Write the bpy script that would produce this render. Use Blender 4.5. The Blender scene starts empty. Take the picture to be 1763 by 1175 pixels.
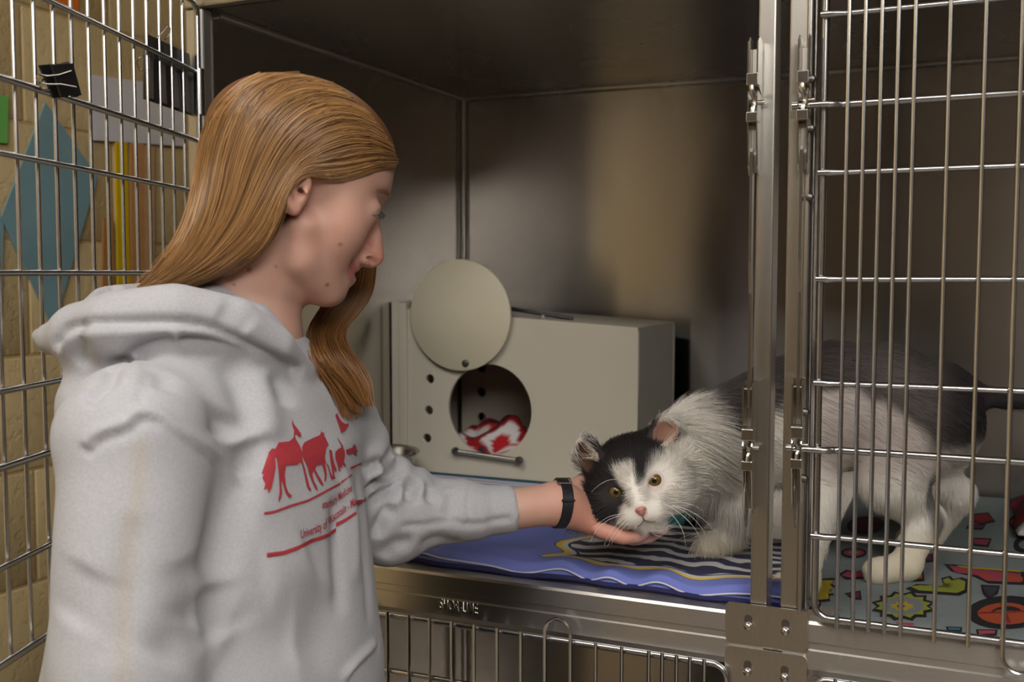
import bpy, math, random
import numpy as np
from mathutils import Vector, Matrix
from mathutils.bvhtree import BVHTree

# ------------------------------------------------------------------ camera, world, lights, exposure
scene = bpy.context.scene
COL = scene.collection
FPX, PCX, PCY = 1784.0, 881.5, 587.5            # focal length and centre for a 1763 x 1175 frame
YAW, TILT = math.radians(23.6), math.atan(117 / FPX)
CAM = np.array([0.0, -1.12, 1.45])
cam_data = bpy.data.cameras.new('camera')
cam_data.sensor_width = 36.0
cam_data.lens = 36.0 * FPX / 1763.0
cam_data.clip_start = 0.02
cam_data.dof.use_dof = True
cam_data.dof.focus_distance = 1.13
cam_data.dof.aperture_fstop = 6.3
camera = bpy.data.objects.new('camera', cam_data)
camera.location = CAM
camera.rotation_euler = (math.pi / 2 - TILT, 0, YAW)
COL.objects.link(camera)
scene.camera = camera

world = bpy.data.worlds.new('world')
world.use_nodes = True
world.node_tree.nodes['Background'].inputs[0].default_value = (0.9, 0.92, 1.0, 1)
world.node_tree.nodes['Background'].inputs[1].default_value = 0.05
scene.world = world
scene.view_settings.view_transform = 'Standard'
scene.view_settings.look = 'None'
scene.view_settings.gamma = 1.0
scene.view_settings.use_curve_mapping = False
scene.view_settings.exposure = 0.0
CEIL_Z = 2.62
LAMP_STRENGTH = 10.0
scene.cycles.max_bounces = 7
scene.cycles.diffuse_bounces = 3
scene.cycles.glossy_bounces = 5
scene.cycles.caustics_reflective = False
scene.cycles.sample_clamp_indirect = 4.0
# centre x, centre y, size x, size y of the fluorescent ceiling panels of the room; the last is an added fill
LAMPS = [(-0.65, -1.20, 1.2, 0.6), (1.05, -1.95, 1.2, 1.2), (1.05, -3.30, 1.2, 1.2)]

# ------------------------------------------------------------------ helpers
_f = np.array([-math.sin(YAW) * math.cos(TILT), math.cos(YAW) * math.cos(TILT), -math.sin(TILT)])
_r = np.array([math.cos(YAW), math.sin(YAW), 0.0])
_u = np.cross(_r, _f)
rng = np.random.default_rng(7)
random.seed(7)

def ray(u, v):
    return _f + _r * (u - PCX) / FPX - _u * (v - PCY) / FPX

def at(u, v, X=None, Y=None, Z=None, d=None):
    """the point of the place seen at photo pixel (u, v) on a given plane or at depth d"""
    r = ray(u, v)
    if X is not None: t = (X - CAM[0]) / r[0]
    elif Y is not None: t = (Y - CAM[1]) / r[1]
    elif Z is not None: t = (Z - CAM[2]) / r[2]
    else: t = d
    return CAM + t * r

def on_plane(u, v, P, n):
    r = ray(u, v)
    return CAM + r * (((np.asarray(P) - CAM) @ n) / (r @ n))

def project(P):
    q = np.asarray(P) - CAM
    z = q @ _f
    return PCX + FPX * (q @ _r) / z, PCY - FPX * (q @ _u) / z

def unit(v):
    v = np.asarray(v, float)
    return v / (np.linalg.norm(v) + 1e-12)

def lin(r, g, b):
    """sRGB 0-255 to linear"""
    f = lambda c: c / 12.92 if c <= 0.04045 else ((c + 0.055) / 1.055) ** 2.4
    return (f(r / 255), f(g / 255), f(b / 255), 1.0)

def mesh_of(name, verts, faces, smooth=False):
    me = bpy.data.meshes.new(name)
    if isinstance(faces, np.ndarray):
        faces = faces.tolist()
    me.from_pydata(np.asarray(verts, float).tolist(), [], faces)
    me.update()
    if smooth:
        me.polygons.foreach_set('use_smooth', np.ones(len(me.polygons), bool))
    return me

def link(name, data, mat=None, parent=None, loc=None, rot=None):
    o = bpy.data.objects.new(name, data)
    COL.objects.link(o)
    if mat is not None and data is not None:
        if len(data.materials) == 0:
            data.materials.append(mat)
    if parent is not None:
        o.parent = parent
    if loc is not None: o.location = loc
    if rot is not None: o.rotation_euler = rot
    return o

def tag(o, label=None, category=None, group=None, kind=None):
    if label: o['label'] = label
    if category: o['category'] = category
    if group: o['group'] = group
    if kind: o['kind'] = kind
    return o

def empty(name, loc=(0, 0, 0), rotz=0.0, parent=None):
    o = bpy.data.objects.new(name, None)
    o.empty_display_size = 0.05
    o.location = loc
    o.rotation_euler = (0, 0, rotz)
    COL.objects.link(o)
    if parent is not None: o.parent = parent
    return o

class MB:
    """collects shapes of ONE piece"""
    def __init__(self):
        self.v = []; self.f = []; self.n = 0
    def add(self, v, f):
        v = np.asarray(v, float)
        self.v.append(v)
        self.f += [[i + self.n for i in q] for q in f]
        self.n += len(v)
        return self
    def box(self, x0, x1, y0, y1, z0, z1, b=0.0):
        b = min(b, (x1 - x0) * .49, (y1 - y0) * .49, (z1 - z0) * .49)
        if b <= 0:
            v = [(x, y, z) for x in (x0, x1) for y in (y0, y1) for z in (z0, z1)]
            f = [(0, 1, 3, 2), (4, 6, 7, 5), (0, 4, 5, 1), (2, 3, 7, 6), (0, 2, 6, 4), (1, 5, 7, 3)]
            return self.add(v, f)
        import bmesh
        bm = bmesh.new()
        bmesh.ops.create_cube(bm, size=1.0)
        for w in bm.verts:
            w.co = ((x0 + x1) / 2 + w.co.x * (x1 - x0), (y0 + y1) / 2 + w.co.y * (y1 - y0), (z0 + z1) / 2 + w.co.z * (z1 - z0))
        bmesh.ops.bevel(bm, geom=bm.edges[:], offset=b, segments=2, profile=0.5, affect='EDGES')
        bm.verts.index_update()
        v = [tuple(w.co) for w in bm.verts]
        f = [[w.index for w in q.verts] for q in bm.faces]
        bm.free()
        return self.add(v, f)
    def tube(self, pts, r, seg=10, caps=True, flat=None):
        pts = np.asarray(pts, float)
        n = len(pts)
        r = np.full(n, r) if np.isscalar(r) else np.asarray(r, float)
        tan = np.gradient(pts, axis=0)
        tan /= np.linalg.norm(tan, axis=1)[:, None] + 1e-12
        ref = np.array([0, 0, 1.0]) if abs(tan[0][2]) < .9 else np.array([1.0, 0, 0])
        a = unit(np.cross(tan[0], ref))
        vs = []
        ang = np.linspace(0, 2 * math.pi, seg, endpoint=False)
        for i in range(n):
            a = unit(a - tan[i] * (a @ tan[i]))
            b = np.cross(tan[i], a)
            k = 1.0 if flat is None else flat[i]
            vs.append(pts[i] + r[i] * (np.cos(ang)[:, None] * a + np.sin(ang)[:, None] * b * k))
        f = []
        for i in range(n - 1):
            for j in range(seg):
                k = (j + 1) % seg
                f.append((i * seg + j, i * seg + k, (i + 1) * seg + k, (i + 1) * seg + j))
        if caps:
            f.append(list(range(seg))[::-1])
            f.append([(n - 1) * seg + j for j in range(seg)])
        return self.add(np.concatenate(vs), f)
    def lathe(self, prof, seg=24, axis='z', c=(0, 0, 0)):
        ang = np.linspace(0, 2 * math.pi, seg, endpoint=False)
        vs = []
        for (r, h) in prof:
            ring = np.stack([r * np.cos(ang), r * np.sin(ang), np.full(seg, h)], 1)
            if axis == 'y': ring = ring[:, [0, 2, 1]]
            if axis == 'x': ring = ring[:, [2, 0, 1]]
            vs.append(ring + np.asarray(c))
        f = []
        for i in range(len(prof) - 1):
            for j in range(seg):
                k = (j + 1) % seg
                f.append((i * seg + j, i * seg + k, (i + 1) * seg + k, (i + 1) * seg + j))
        f.append(list(range(seg))[::-1])
        f.append([(len(prof) - 1) * seg + j for j in range(seg)])
        return self.add(np.concatenate(vs), f)
    def prism(self, poly, a, b, axis='y'):
        """polygon in the two other axes, extruded along axis from a to b"""
        n = len(poly)
        def pt(p, h):
            return {'y': (p[0], h, p[1]), 'x': (h, p[0], p[1]), 'z': (p[0], p[1], h)}[axis]
        v = [pt(p, a) for p in poly] + [pt(p, b) for p in poly]
        f = [list(range(n))[::-1], [n + i for i in range(n)]]
        f += [(i, (i + 1) % n, n + (i + 1) % n, n + i) for i in range(n)]
        return self.add(v, f)
    def mesh(self, name, smooth=False):
        return mesh_of(name, np.concatenate(self.v), self.f, smooth)
    def build(self, name, mat, parent=None, smooth=False, loc=None, rot=None, fix=True):
        me = self.mesh(name, smooth)
        if fix:
            import bmesh
            bm = bmesh.new(); bm.from_mesh(me)
            bmesh.ops.recalc_face_normals(bm, faces=bm.faces[:])
            bm.to_mesh(me); bm.free()
        if smooth:
            me.set_sharp_from_angle(angle=math.radians(40))
        return link(name, me, mat, parent, loc, rot)

def arc_pts(ctrl, n=8):
    """Catmull-Rom through control points"""
    P = np.asarray(ctrl, float)
    P = np.vstack([2 * P[0] - P[1], P, 2 * P[-1] - P[-2]])
    out = []
    t = np.linspace(0, 1, n, endpoint=False)[:, None]
    for i in range(1, len(P) - 2):
        p0, p1, p2, p3 = P[i - 1], P[i], P[i + 1], P[i + 2]
        out.append(.5 * ((2 * p1) + (-p0 + p2) * t + (2 * p0 - 5 * p1 + 4 * p2 - p3) * t ** 2 + (-p0 + 3 * p1 - 3 * p2 + p3) * t ** 3))
    out.append(P[-2][None])
    return np.concatenate(out)

# ---- materials
class NT:
    def __init__(self, name):
        self.m = bpy.data.materials.new(name)
        self.m.use_nodes = True
        self.t = self.m.node_tree
        self.b = self.t.nodes['Principled BSDF']
    def n(self, kind, **kw):
        x = self.t.nodes.new(kind)
        for k, v in kw.items():
            if hasattr(x, k): setattr(x, k, v)
        return x
    def l(self, a, b):
        self.t.links.new(a, b)
    def set(self, **kw):
        for k, v in kw.items():
            self.b.inputs[k.replace('_', ' ')].default_value = v
        return self
    def noise(self, scale, detail=3, stretch=(1, 1, 1), coord='Object', rough=.5):
        tc = self.n('ShaderNodeTexCoord'); mp = self.n('ShaderNodeMapping')
        mp.inputs['Scale'].default_value = stretch
        no = self.n('ShaderNodeTexNoise')
        no.inputs['Scale'].default_value = scale
        no.inputs['Detail'].default_value = detail
        no.inputs['Roughness'].default_value = rough
        self.l(tc.outputs[coord], mp.inputs['Vector']); self.l(mp.outputs[0], no.inputs['Vector'])
        return no.outputs['Fac']
    def ramp(self, fac, stops, interp='LINEAR'):
        r = self.n('ShaderNodeValToRGB')
        r.color_ramp.interpolation = interp
        e = r.color_ramp.elements
        while len(e) < len(stops): e.new(0.5)
        for x, (p, c) in zip(e, stops):
            x.position = p; x.color = c if len(c) == 4 else (*c, 1)
        self.l(fac, r.inputs[0])
        return r.outputs[0]
    def bump(self, h, strength=.3, dist=.001):
        b = self.n('ShaderNodeBump')
        b.inputs['Strength'].default_value = strength
        b.inputs['Distance'].default_value = dist
        self.l(h, b.inputs['Height']); self.l(b.outputs[0], self.b.inputs['Normal'])
        return b
    def math(self, op, a, b=None, c=None):
        m = self.n('ShaderNodeMath', operation=op)
        for i, x in enumerate((a, b, c)):
            if x is None: continue
            if isinstance(x, (int, float)): m.inputs[i].default_value = x
            else: self.l(x, m.inputs[i])
        return m.outputs[0]
    def mix(self, fac, a, b):
        m = self.n('ShaderNodeMix', data_type='RGBA')
        for s, x in ((m.inputs[0], fac), (m.inputs[6], a), (m.inputs[7], b)):
            if hasattr(x, 'links') or hasattr(x, 'is_linked'): self.l(x, s)
            else: s.default_value = x
        return m.outputs[2]

def flat_mat(name, rgb, rough=.6, var=.06, scale=40, bump=0.0, bscale=300, **kw):
    t = NT(name)
    c = lin(*rgb)
    lo = tuple(x * (1 - var) for x in c[:3]); hi = tuple(min(1, x * (1 + var)) for x in c[:3])
    t.l(t.ramp(t.noise(scale), [(.3, lo), (.7, hi)]), t.b.inputs['Base Color'])
    t.set(Roughness=rough)
    for k, v in kw.items(): t.b.inputs[k.replace('_', ' ')].default_value = v
    if bump: t.bump(t.noise(bscale, 4), bump, .001)
    return t.m

def steel_mat(name, base=(.50, .475, .44), rough=.3, aniso=.0, tangent=None, brush=(1, 1, 1), bump=.03, var=.04):
    t = NT(name)
    lo = tuple(x * (1 - var) for x in base); hi = tuple(x * (1 + var) for x in base)
    nz = t.noise(60, 3, brush)
    t.l(t.ramp(nz, [(.3, lo), (.7, hi)]), t.b.inputs['Base Color'])
    sm = t.noise(5, 3)
    t.l(t.math('ADD', t.math('MULTIPLY', sm, .06), rough - .03), t.b.inputs['Roughness'])
    t.set(Metallic=1.0)
    if tangent is not None:
        cx = t.n('ShaderNodeCombineXYZ')
        for i in range(3): cx.inputs[i].default_value = tangent[i]
        t.b.inputs['Anisotropic'].default_value = aniso
        t.l(cx.outputs[0], t.b.inputs['Tangent'])
    if bump:
        t.bump(t.noise(220, 2, brush), bump, .0006)
    return t.m

def color_attr_mat(name, attr='Col', rough=.8, bump=0.0, bscale=400, **kw):
    t = NT(name)
    a = t.n('ShaderNodeAttribute'); a.attribute_name = attr
    t.l(a.outputs['Color'], t.b.inputs['Base Color'])
    t.set(Roughness=rough)
    for k, v in kw.items(): t.b.inputs[k.replace('_', ' ')].default_value = v
    if bump: t.bump(t.noise(bscale, 3), bump, .001)
    return t.m

def set_cols(me, rgb, name='Col'):
    a = me.color_attributes.new(name, 'FLOAT_COLOR', 'POINT')
    c = np.ones((len(me.vertices), 4), np.float32)
    c[:, :3] = rgb
    a.data.foreach_set('color', c.ravel())

M = {}
M['back_steel'] = steel_mat('brushed_steel_back', (.50, .47, .43), 0.21, .97, (0, 0, 1), (1, 1, 14), .0)
M['side_steel'] = steel_mat('brushed_steel_side', (.48, .45, .42), .25, .97, (0, 0, 1), (1, 1, 14), .0)
M['top_steel'] = steel_mat('brushed_steel_top', (.44, .41, .38), .27, .95, (0, 1, 0), (1, 14, 1), .0)
M['frame_steel'] = steel_mat('satin_steel_frame', (.56, .53, .49), .36, .7, (1, 0, 0), (14, 14, 1), .03)
M['rail_steel'] = steel_mat('satin_steel_rail', (.54, .51, .47), .33, .8, (0, 0, 1), (1, 14, 14), .04)
M['rod'] = steel_mat('plated_rod', (.56, .56, .57), .22, bump=0)
M['latch'] = steel_mat('polished_latch_steel', (.66, .63, .58), .20, bump=0)
M['dark_rivet'] = steel_mat('dark_rivet', (.20, .18, .17), .4, bump=0)
# ------------------------------------------------------------------ the room
WALL_X = -1.48
ROOM_X1, ROOM_Y0, ROOM_Y1 = 2.6, -4.2, 0.95
t = NT('painted_block')
t.l(t.ramp(t.noise(6, 4), [(.3, lin(204, 179, 130)), (.7, lin(214, 190, 142))]), t.b.inputs['Base Color'])
t.set(Roughness=.55)
pit = t.ramp(t.noise(70, 4, rough=.65), [(.34, (0, 0, 0)), (.5, (1, 1, 1))])
t.bump(pit, .5, .0022)
M['block'] = t.m
M['mortar'] = flat_mat('painted_mortar', (198, 171, 118), .6)
M['wall'] = flat_mat('painted_plaster', (206, 178, 128), .6, bump=.1)
M['ceiling'] = flat_mat('ceiling_tile', (215, 212, 205), .9, bump=.2)
M['floor'] = flat_mat('brown_vinyl', (132, 122, 110), .4)
M['behind'] = flat_mat('brown_far_wall', (84, 72, 60), .6)  # unseen walls, coloured dark so the cage steel reflects a dark room

def struct(name, mb, mat, label):
    o = mb.build(name, mat)
    tag(o, label, name.split('_')[0], kind='structure')
    return o
struct('floor', MB().box(WALL_X - .1, ROOM_X1, ROOM_Y0, ROOM_Y1, -.08, 0), M['floor'], 'brown vinyl floor of the room')
struct('ceiling', MB().box(WALL_X - .1, ROOM_X1, ROOM_Y0, ROOM_Y1, CEIL_Z, CEIL_Z + .08), M['ceiling'], 'off-white ceiling of the room')
struct('wall_back', MB().box(WALL_X - .1, ROOM_X1, ROOM_Y1, ROOM_Y1 + .1, 0, CEIL_Z), M['wall'], 'tan painted wall behind the cage bank')
struct('wall_right', MB().box(ROOM_X1, ROOM_X1 + .1, ROOM_Y0, ROOM_Y1, 0, CEIL_Z), M['behind'], 'darkened brown wall beyond the right-hand cage')
struct('wall_front', MB().box(WALL_X - .1, ROOM_X1, ROOM_Y0 - .1, ROOM_Y0, 0, CEIL_Z), M['behind'], 'darkened brown wall facing the cages')
wl = struct('wall_left', MB().box(WALL_X - .1, WALL_X - .006, ROOM_Y0, ROOM_Y1, 0, CEIL_Z), M['mortar'], 'tan painted concrete block wall behind the open door')
blk = MB().box(-.045, .002, -.1985, .1985, -.0980, .0980, .0035).mesh('block', True)
blk.set_sharp_from_angle(angle=math.radians(50))
blk.materials.append(M['block'])
half = MB().box(-.045, .004, -.0982, .0982, -.0978, .0978, .004).mesh('block', True)
half.materials.append(M['block'])
for row in range(12):
    z = .207 + .2 * row
    off = .2 * (row % 2)
    for k in range(13):
        y = ROOM_Y1 - .16 - off - .4 * k
        if y - .19 < ROOM_Y0: continue
        if y + .19 > ROOM_Y1: y = y
        if z + .095 > CEIL_Z: continue
        link('block', blk, None, wl, (WALL_X - .006, y, z), None)

for i, (x, y, sx, sy) in enumerate(LAMPS):
    root = empty('ceiling_light', (x, y, CEIL_Z))
    MB().box(-sx / 2 - .02, sx / 2 + .02, -sy / 2 - .02, sy / 2 + .02, -.035, -.001, .004).build('housing', M['ceiling'], root)
    t = NT('fluorescent_diffuser')
    t.set(Emission_Color=(1.0, .975, .935, 1), Emission_Strength=LAMP_STRENGTH)
    MB().box(-sx / 2, sx / 2, -sy / 2, sy / 2, -.04, -.0355).build('diffuser', t.m, root)
    tag(root, ['fluorescent ceiling panel above the open cage door', 'fluorescent ceiling panel in front of the closed cage door', 'added fill light panel on the ceiling farther out in the room'][i], 'lamp', 'ceiling panels')
# ------------------------------------------------------------------ the cage bank
XL, XR, YB = -.931, .62, .765                    # inside faces of the cage
ZF, ZC = 1.072, 1.80                             # cage floor and cage ceiling
bank = empty('cage_bank', (-.15, .38, 0))
tag(bank, 'stainless steel cage bank with an open and a closed barred door', 'cage')
BO = np.array([-.15, .38, 0])
def bp(name, mb, mat, parent=None, smooth=False):
    """a part of the bank, given in room coordinates"""
    o = mb.build(name, mat, parent or bank, smooth)
    if parent is None:
        o.location = -BO
    return o
bp('back_panel', MB().box(XL - .02, XR + .02, YB, YB + .012, ZF - .02, ZC + .02), M['back_steel'])
bp('side_panel', MB().box(XL - .012, XL, .012, YB, ZF - .02, ZC + .012), M['side_steel'])
bp('side_panel', MB().box(XR, XR + .012, .012, YB, ZF - .02, ZC + .012), M['side_steel'])
bp('ceiling_panel', MB().box(XL - .012, XR + .012, .004, YB, ZC, ZC + .012), M['top_steel'])
bp('floor_panel', MB().box(XL - .012, XR + .012, .012, YB, ZF - .014, ZF), M['top_steel'])
# rounded welded seams in the corners
bp('corner_seam', MB().tube([(XL + .004, YB - .004, ZF), (XL + .004, YB - .004, ZC)], .008, 12), M['rail_steel'], smooth=True)
bp('corner_seam', MB().tube([(XL + .002, .02, ZC - .002), (XL + .002, YB, ZC - .002)], .007, 12), M['top_steel'], smooth=True)
bp('corner_seam', MB().tube([(XL, YB - .002, ZC - .002), (XR, YB - .002, ZC - .002)], .007, 12), M['top_steel'], smooth=True)
# outer casing, top and lower row
bp('outer_side', MB().box(XL - .03, XL - .014, .0, YB + .03, .1, ZC + .09), M['side_steel'])
bp('outer_side', MB().box(XR + .014, XR + .03, .0, YB + .03, .1, ZC + .09), M['side_steel'])
bp('outer_top', MB().box(XL - .03, XR + .03, .0, YB + .03, ZC + .075, ZC + .09), M['top_steel'])
bp('outer_back', MB().box(XL - .03, XR + .03, YB + .014, YB + .03, .1, ZC + .09), M['side_steel'])
bp('plinth', MB().box(XL - .03, XR + .03, .03, YB, .0, .1), M['frame_steel'])
bp('top_rail', MB().box(XL - .03, XR + .03, -.012, .004, ZC, ZC + .09, .003), M['rail_steel'])
bp('left_stile', MB().box(XL - .03, XL - .001, -.008, .012, .12, ZC, .003), M['frame_steel'])
bp('right_stile', MB().box(XR + .001, XR + .03, -.008, .012, .12, ZC, .003), M['frame_steel'])
# lower row shell
LZ0, LZ1 = .30, 1.03
bp('lower_back', MB().box(XL - .02, XR + .02, YB, YB + .012, LZ0, LZ1), M['back_steel'])
bp('lower_floor', MB().box(XL - .012, XR + .012, .012, YB, LZ0 - .014, LZ0), M['top_steel'])
bp('lower_divider', MB().box(-.187, -.175, .012, YB, LZ0, LZ1), M['side_steel'])
bp('lower_seam', MB().tube([(XL + .004, YB - .004, LZ0), (XL + .004, YB - .004, LZ1)], .008, 12), M['rail_steel'], smooth=True)
bp('bottom_rail', MB().box(XL - .03, XR + .03, -.008, .02, .1, LZ0, .003), M['rail_steel'])
# rail under the upper cages: a sill with a lip and two shallow pressed ribs on its face
prof = [(.014, 1.0815), (-.006, 1.0815), (-.0085, 1.0785), (-.0085, 1.060), (-.0065, 1.0585), (-.0065, 1.0515), (-.0085, 1.050), (-.0085, 1.030), (-.004, 1.022), (.014, 1.022)]
bp('sill_rail', MB().prism(prof, XL - .001, -.19, 'x'), M['rail_steel'])
bp('sill_rail', MB().prism(prof, -.17, XR, 'x'), M['rail_steel'])
bp('sill_ledge', MB().box(XL, XR, .010, .055, ZF - .004, ZF + .0075, .001), M['top_steel'])

# double mullion with a slot between its posts
def xm(u): return at(u, 480, Y=-.004)[0]
x0, x1, x2, x3 = xm(1300), xm(1330), xm(1353), xm(1384)
bp('mullion_post', MB().box(x0, x1, -.006, .028, 1.03, ZC + .01, .002), M['frame_steel'])
bp('mullion_post', MB().box(x2, x3, -.006, .028, 1.03, ZC + .01, .002), M['frame_steel'])
bp('mullion_foot', MB().box(x0, x3, -.0065, .004, 1.03, 1.0845, .001), M['frame_steel'])
bp('mullion_post', MB().box(x0, x1, -.006, .028, LZ0 - .02, 1.03, .002), M['frame_steel'])
bp('mullion_post', MB().box(x2, x3, -.006, .028, LZ0 - .02, 1.03, .002), M['frame_steel'])
bp('channel_strip', MB().box(x3 + .0005, x3 + .0045, -.012, .018, 1.088, ZC, .001), M['frame_steel'])
bp('channel_strip', MB().box(x3 + .0065, x3 + .0095, -.004, .02, 1.088, ZC, .001), M['side_steel'])
# rivets on the side of the right post
for zz in (1.648, 1.598, 1.528, 1.305, 1.235):
    bp('rivet', MB().lathe([(.0001, -.003), (.003, -.002), (.0042, .0), (.0042, .001)], 12, 'y', (x3 + .0055, -.0135, zz)), M['dark_rivet'], smooth=True)
# bolted joint plates
def rrect(x0, x1, z0, z1, r, n=5):
    out = []
    for cx, cz, a0 in ((x1 - r, z1 - r, 0), (x0 + r, z1 - r, 90), (x0 + r, z0 + r, 180), (x1 - r, z0 + r, 270)):
        for k in range(n + 1):
            a = math.radians(a0 + 90 * k / n)
            out.append((cx + r * math.cos(a), cz + r * math.sin(a)))
    return out
px0, px1 = at(1249, 1075, Y=-.01)[0], at(1391, 1075, Y=-.01)[0]
pz = [at(1300, v, Y=-.01)[2] for v in (1042, 1110, 1118, 1192)]
for z1, z0 in ((pz[0], pz[1]), (pz[2], pz[3])):
    pl = bp('joint_plate', MB().prism(rrect(px0, px1, z0, z1, .006), -.0115, -.0085, 'y'), M['frame_steel'])
    for u in (1288, 1352):
        c = at(u, 1090, Y=-.0115)[0]
        zc = (z0 + z1) / 2 - .002
        s = MB().lathe([(.0048, 0), (.0048, -.0025), (.004, -.0042), (.0022, -.0052), (.0001, -.0056)], 16, 'y', (c, -.0115, zc)).build('screw', M['latch'], pl, True)
        MB().prism(rrect(c - .0042, c + .0042, zc + .001, zc + .0125, .004), -.0118, -.0110, 'y').build('keyhole_slot', M['dark_rivet'], pl)
        MB().box(c - .004, c + .004, -.0176, -.0168, zc - .0004, zc + .0004).build('screw_slot', M['dark_rivet'], pl)
# raised maker's lettering on the rail
fc = bpy.data.curves.new('rail_lettering', 'FONT')
fc.body = 'SHOR-LINE'; fc.size = .0185; fc.extrude = .0006; fc.space_character = 1.05
pa, pb = at(757, 1050, Y=-.009), at(822, 1060, Y=-.009)
tmp = bpy.data.objects.new('t', fc); COL.objects.link(tmp)
bpy.context.view_layer.update()
me = bpy.data.meshes.new_from_object(tmp.evaluated_get(bpy.context.evaluated_depsgraph_get()))
bpy.data.objects.remove(tmp)
co = np.array([v.co[:] for v in me.vertices])
w = co[:, 0].max() - co[:, 0].min()
sc = (pb[0] - pa[0]) / w
nv = np.stack([pa[0] + (co[:, 0] - co[:, 0].min()) * sc, -.0088 - co[:, 2], 1.0372 + co[:, 1]], 1)
for v, c in zip(me.vertices, nv): v.co = c
link('rail_lettering', me, M['latch'], bank, -BO)

# ---- barred doors.  Built once in door coordinates: x from the latch rod, y outwards is negative, z height
def capped(p, q, r, seg=8):
    return MB().tube([p, q], r, seg)
DH = [1.177, 1.268, 1.337, 1.444, 1.552, 1.620, 1.710]
DZ0, DZ1 = 1.089, 1.800
def rounded_loop(x0, x1, z0, z1, r, n=6):
    out = []
    for cx, cz, a0 in ((x1 - r, z1 - r, 0), (x0 + r, z1 - r, 90), (x0 + r, z0 + r, 180), (x1 - r, z0 + r, 270)):
        for k in range(n + 1):
            a = math.radians(a0 + 90 * k / n)
            out.append((cx + r * math.cos(a), 0, cz + r * math.sin(a)))
    out.append(out[0]); return np.array(out)

def make_door(name, xs, x_end, zs, z0, z1, loop_i, latch_z, loc, rotz, label=None, end_left=True):
    """xs: x of the upright bars; the frame runs from x=0 (latch rod) to x_end (hinge rod)"""
    fr = rounded_loop(0, x_end, z0, z1, .016)
    lo = min(abs(f) for f in latch_z) if latch_z else 0
    root = MB().tube(fr, .0039, 10, False).build(name, M['rod'], bank, True)
    root.location = np.asarray(loc) - BO; root.rotation_euler = (0, 0, rotz)
    for z in zs:
        if any(abs(z - l) < .004 for l in latch_z):
            P = [(-.030, -.0105, z), (-.010, -.0105, z), (.006, -.0105, z), (.0125, -.0075, z), (.018, -.0035, z), (.026, -.0035, z), (x_end, -.0035, z)]
            P = np.vstack([P[0], arc_pts(P[1:6], 4), P[6]])
            MB().tube(P, .0036, 10).build('latch_bar', M['rod'], root, True)
        else:
            n = 9
            P = np.array([(-.004, -.0065, z), (.002, -.0065, z), (.010, -.0065, z), (.016, -.0045, z), (.020, -.0035, z), (x_end + .003, -.0035, z)])
            MB().tube(P, [.0034, .0036, .0036, .0032, .0031, .0031], 10).build('cross_bar', M['rod'], root, True)
    skip = set()
    if loop_i is not None:
        a, b = xs[loop_i], xs[loop_i + 1]; skip = {loop_i, loop_i + 1}
        r = (b - a) / 2
        pts = [((a + b) / 2 + r * math.cos(t), -.0085, z1 + .012 + r * math.sin(t)) for t in np.linspace(math.pi, 0, 13)]
        pts += [((a + b) / 2 + r * math.cos(t), -.0085, z0 - .012 + r * math.sin(t)) for t in np.linspace(0, -math.pi, 13)]
        pts.append(pts[0])
        MB().tube(np.array(pts), .0023, 8, False).build('loop_bar', M['rod'], root, True)
    bar = MB().tube([(0, -.0085, z0 - .007), (0, -.0085, z1 + .007)], .00215, 8).mesh('upright_bar', True)
    bar.materials.append(M['rod'])
    bar.set_sharp_from_angle(angle=math.radians(40))
    for i, x in enumerate(xs):
        if i in skip: continue
        link('upright_bar', bar, None, root, (x, 0, 0))
    if label: root['label'] = label
    return root

XD = -.1365
rx = [-.1128, -.0972, -.0818, -.0664, -.0510, -.0197, .0115, .0425, .0735, .1045, .1355, .1665, .1975, .2285, .2595, .2905, .3215, .3525, .3835, .4145, .4455, .4765, .5075, .5385, .5695]
make_door('cage_door', [x - XD for x in rx], .595 - XD, DH, DZ0, DZ1, 7, (1.268, 1.620), (XD, -.0145, 0), 0, 'closed barred door in front of the black and white cat')
# lower door under the open cage, latch side towards the mullion (mirrored)
zl = at(652, 1057, Y=-.018)[2]
def xl(zx): return at(600 + zx * .397, 900 + 395 * .397, Y=-.02)[0]
lows = [at(600 + zx * .397, 900 + (zy + 5) * .397, Y=-.0235)[0] for zx, zy in ((1542, 650), (1480, 640), (1422, 630), (1360, 622), (1302, 610), (1185, 590), (1072, 570), (963, 550), (852, 535), (748, 512), (645, 495), (545, 478), (447, 460), (352, 435), (262, 420), (170, 402))]
xlat = at(1250, 1190, Y=-.016)[0]
for k in range(9): lows.append(lows[-1] - .031)
lows = [x for x in lows if x > -.925]
ld = make_door('cage_door', [xlat - x for x in lows], xlat + .928, [z - .757 for z in DH], DZ0 - .757, zl, 7, (), (xlat, -.0155, 0), 0, 'closed barred door of the lower cage under the sill')
ld.scale = (-1, 1, 1)
# the other lower door
make_door('cage_door', [x - XD for x in rx], .595 - XD, [z - .757 for z in DH], DZ0 - .757, zl, 7, (), (XD, -.0155, 0), 0, 'closed barred door of the lower cage under the fleece')
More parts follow.
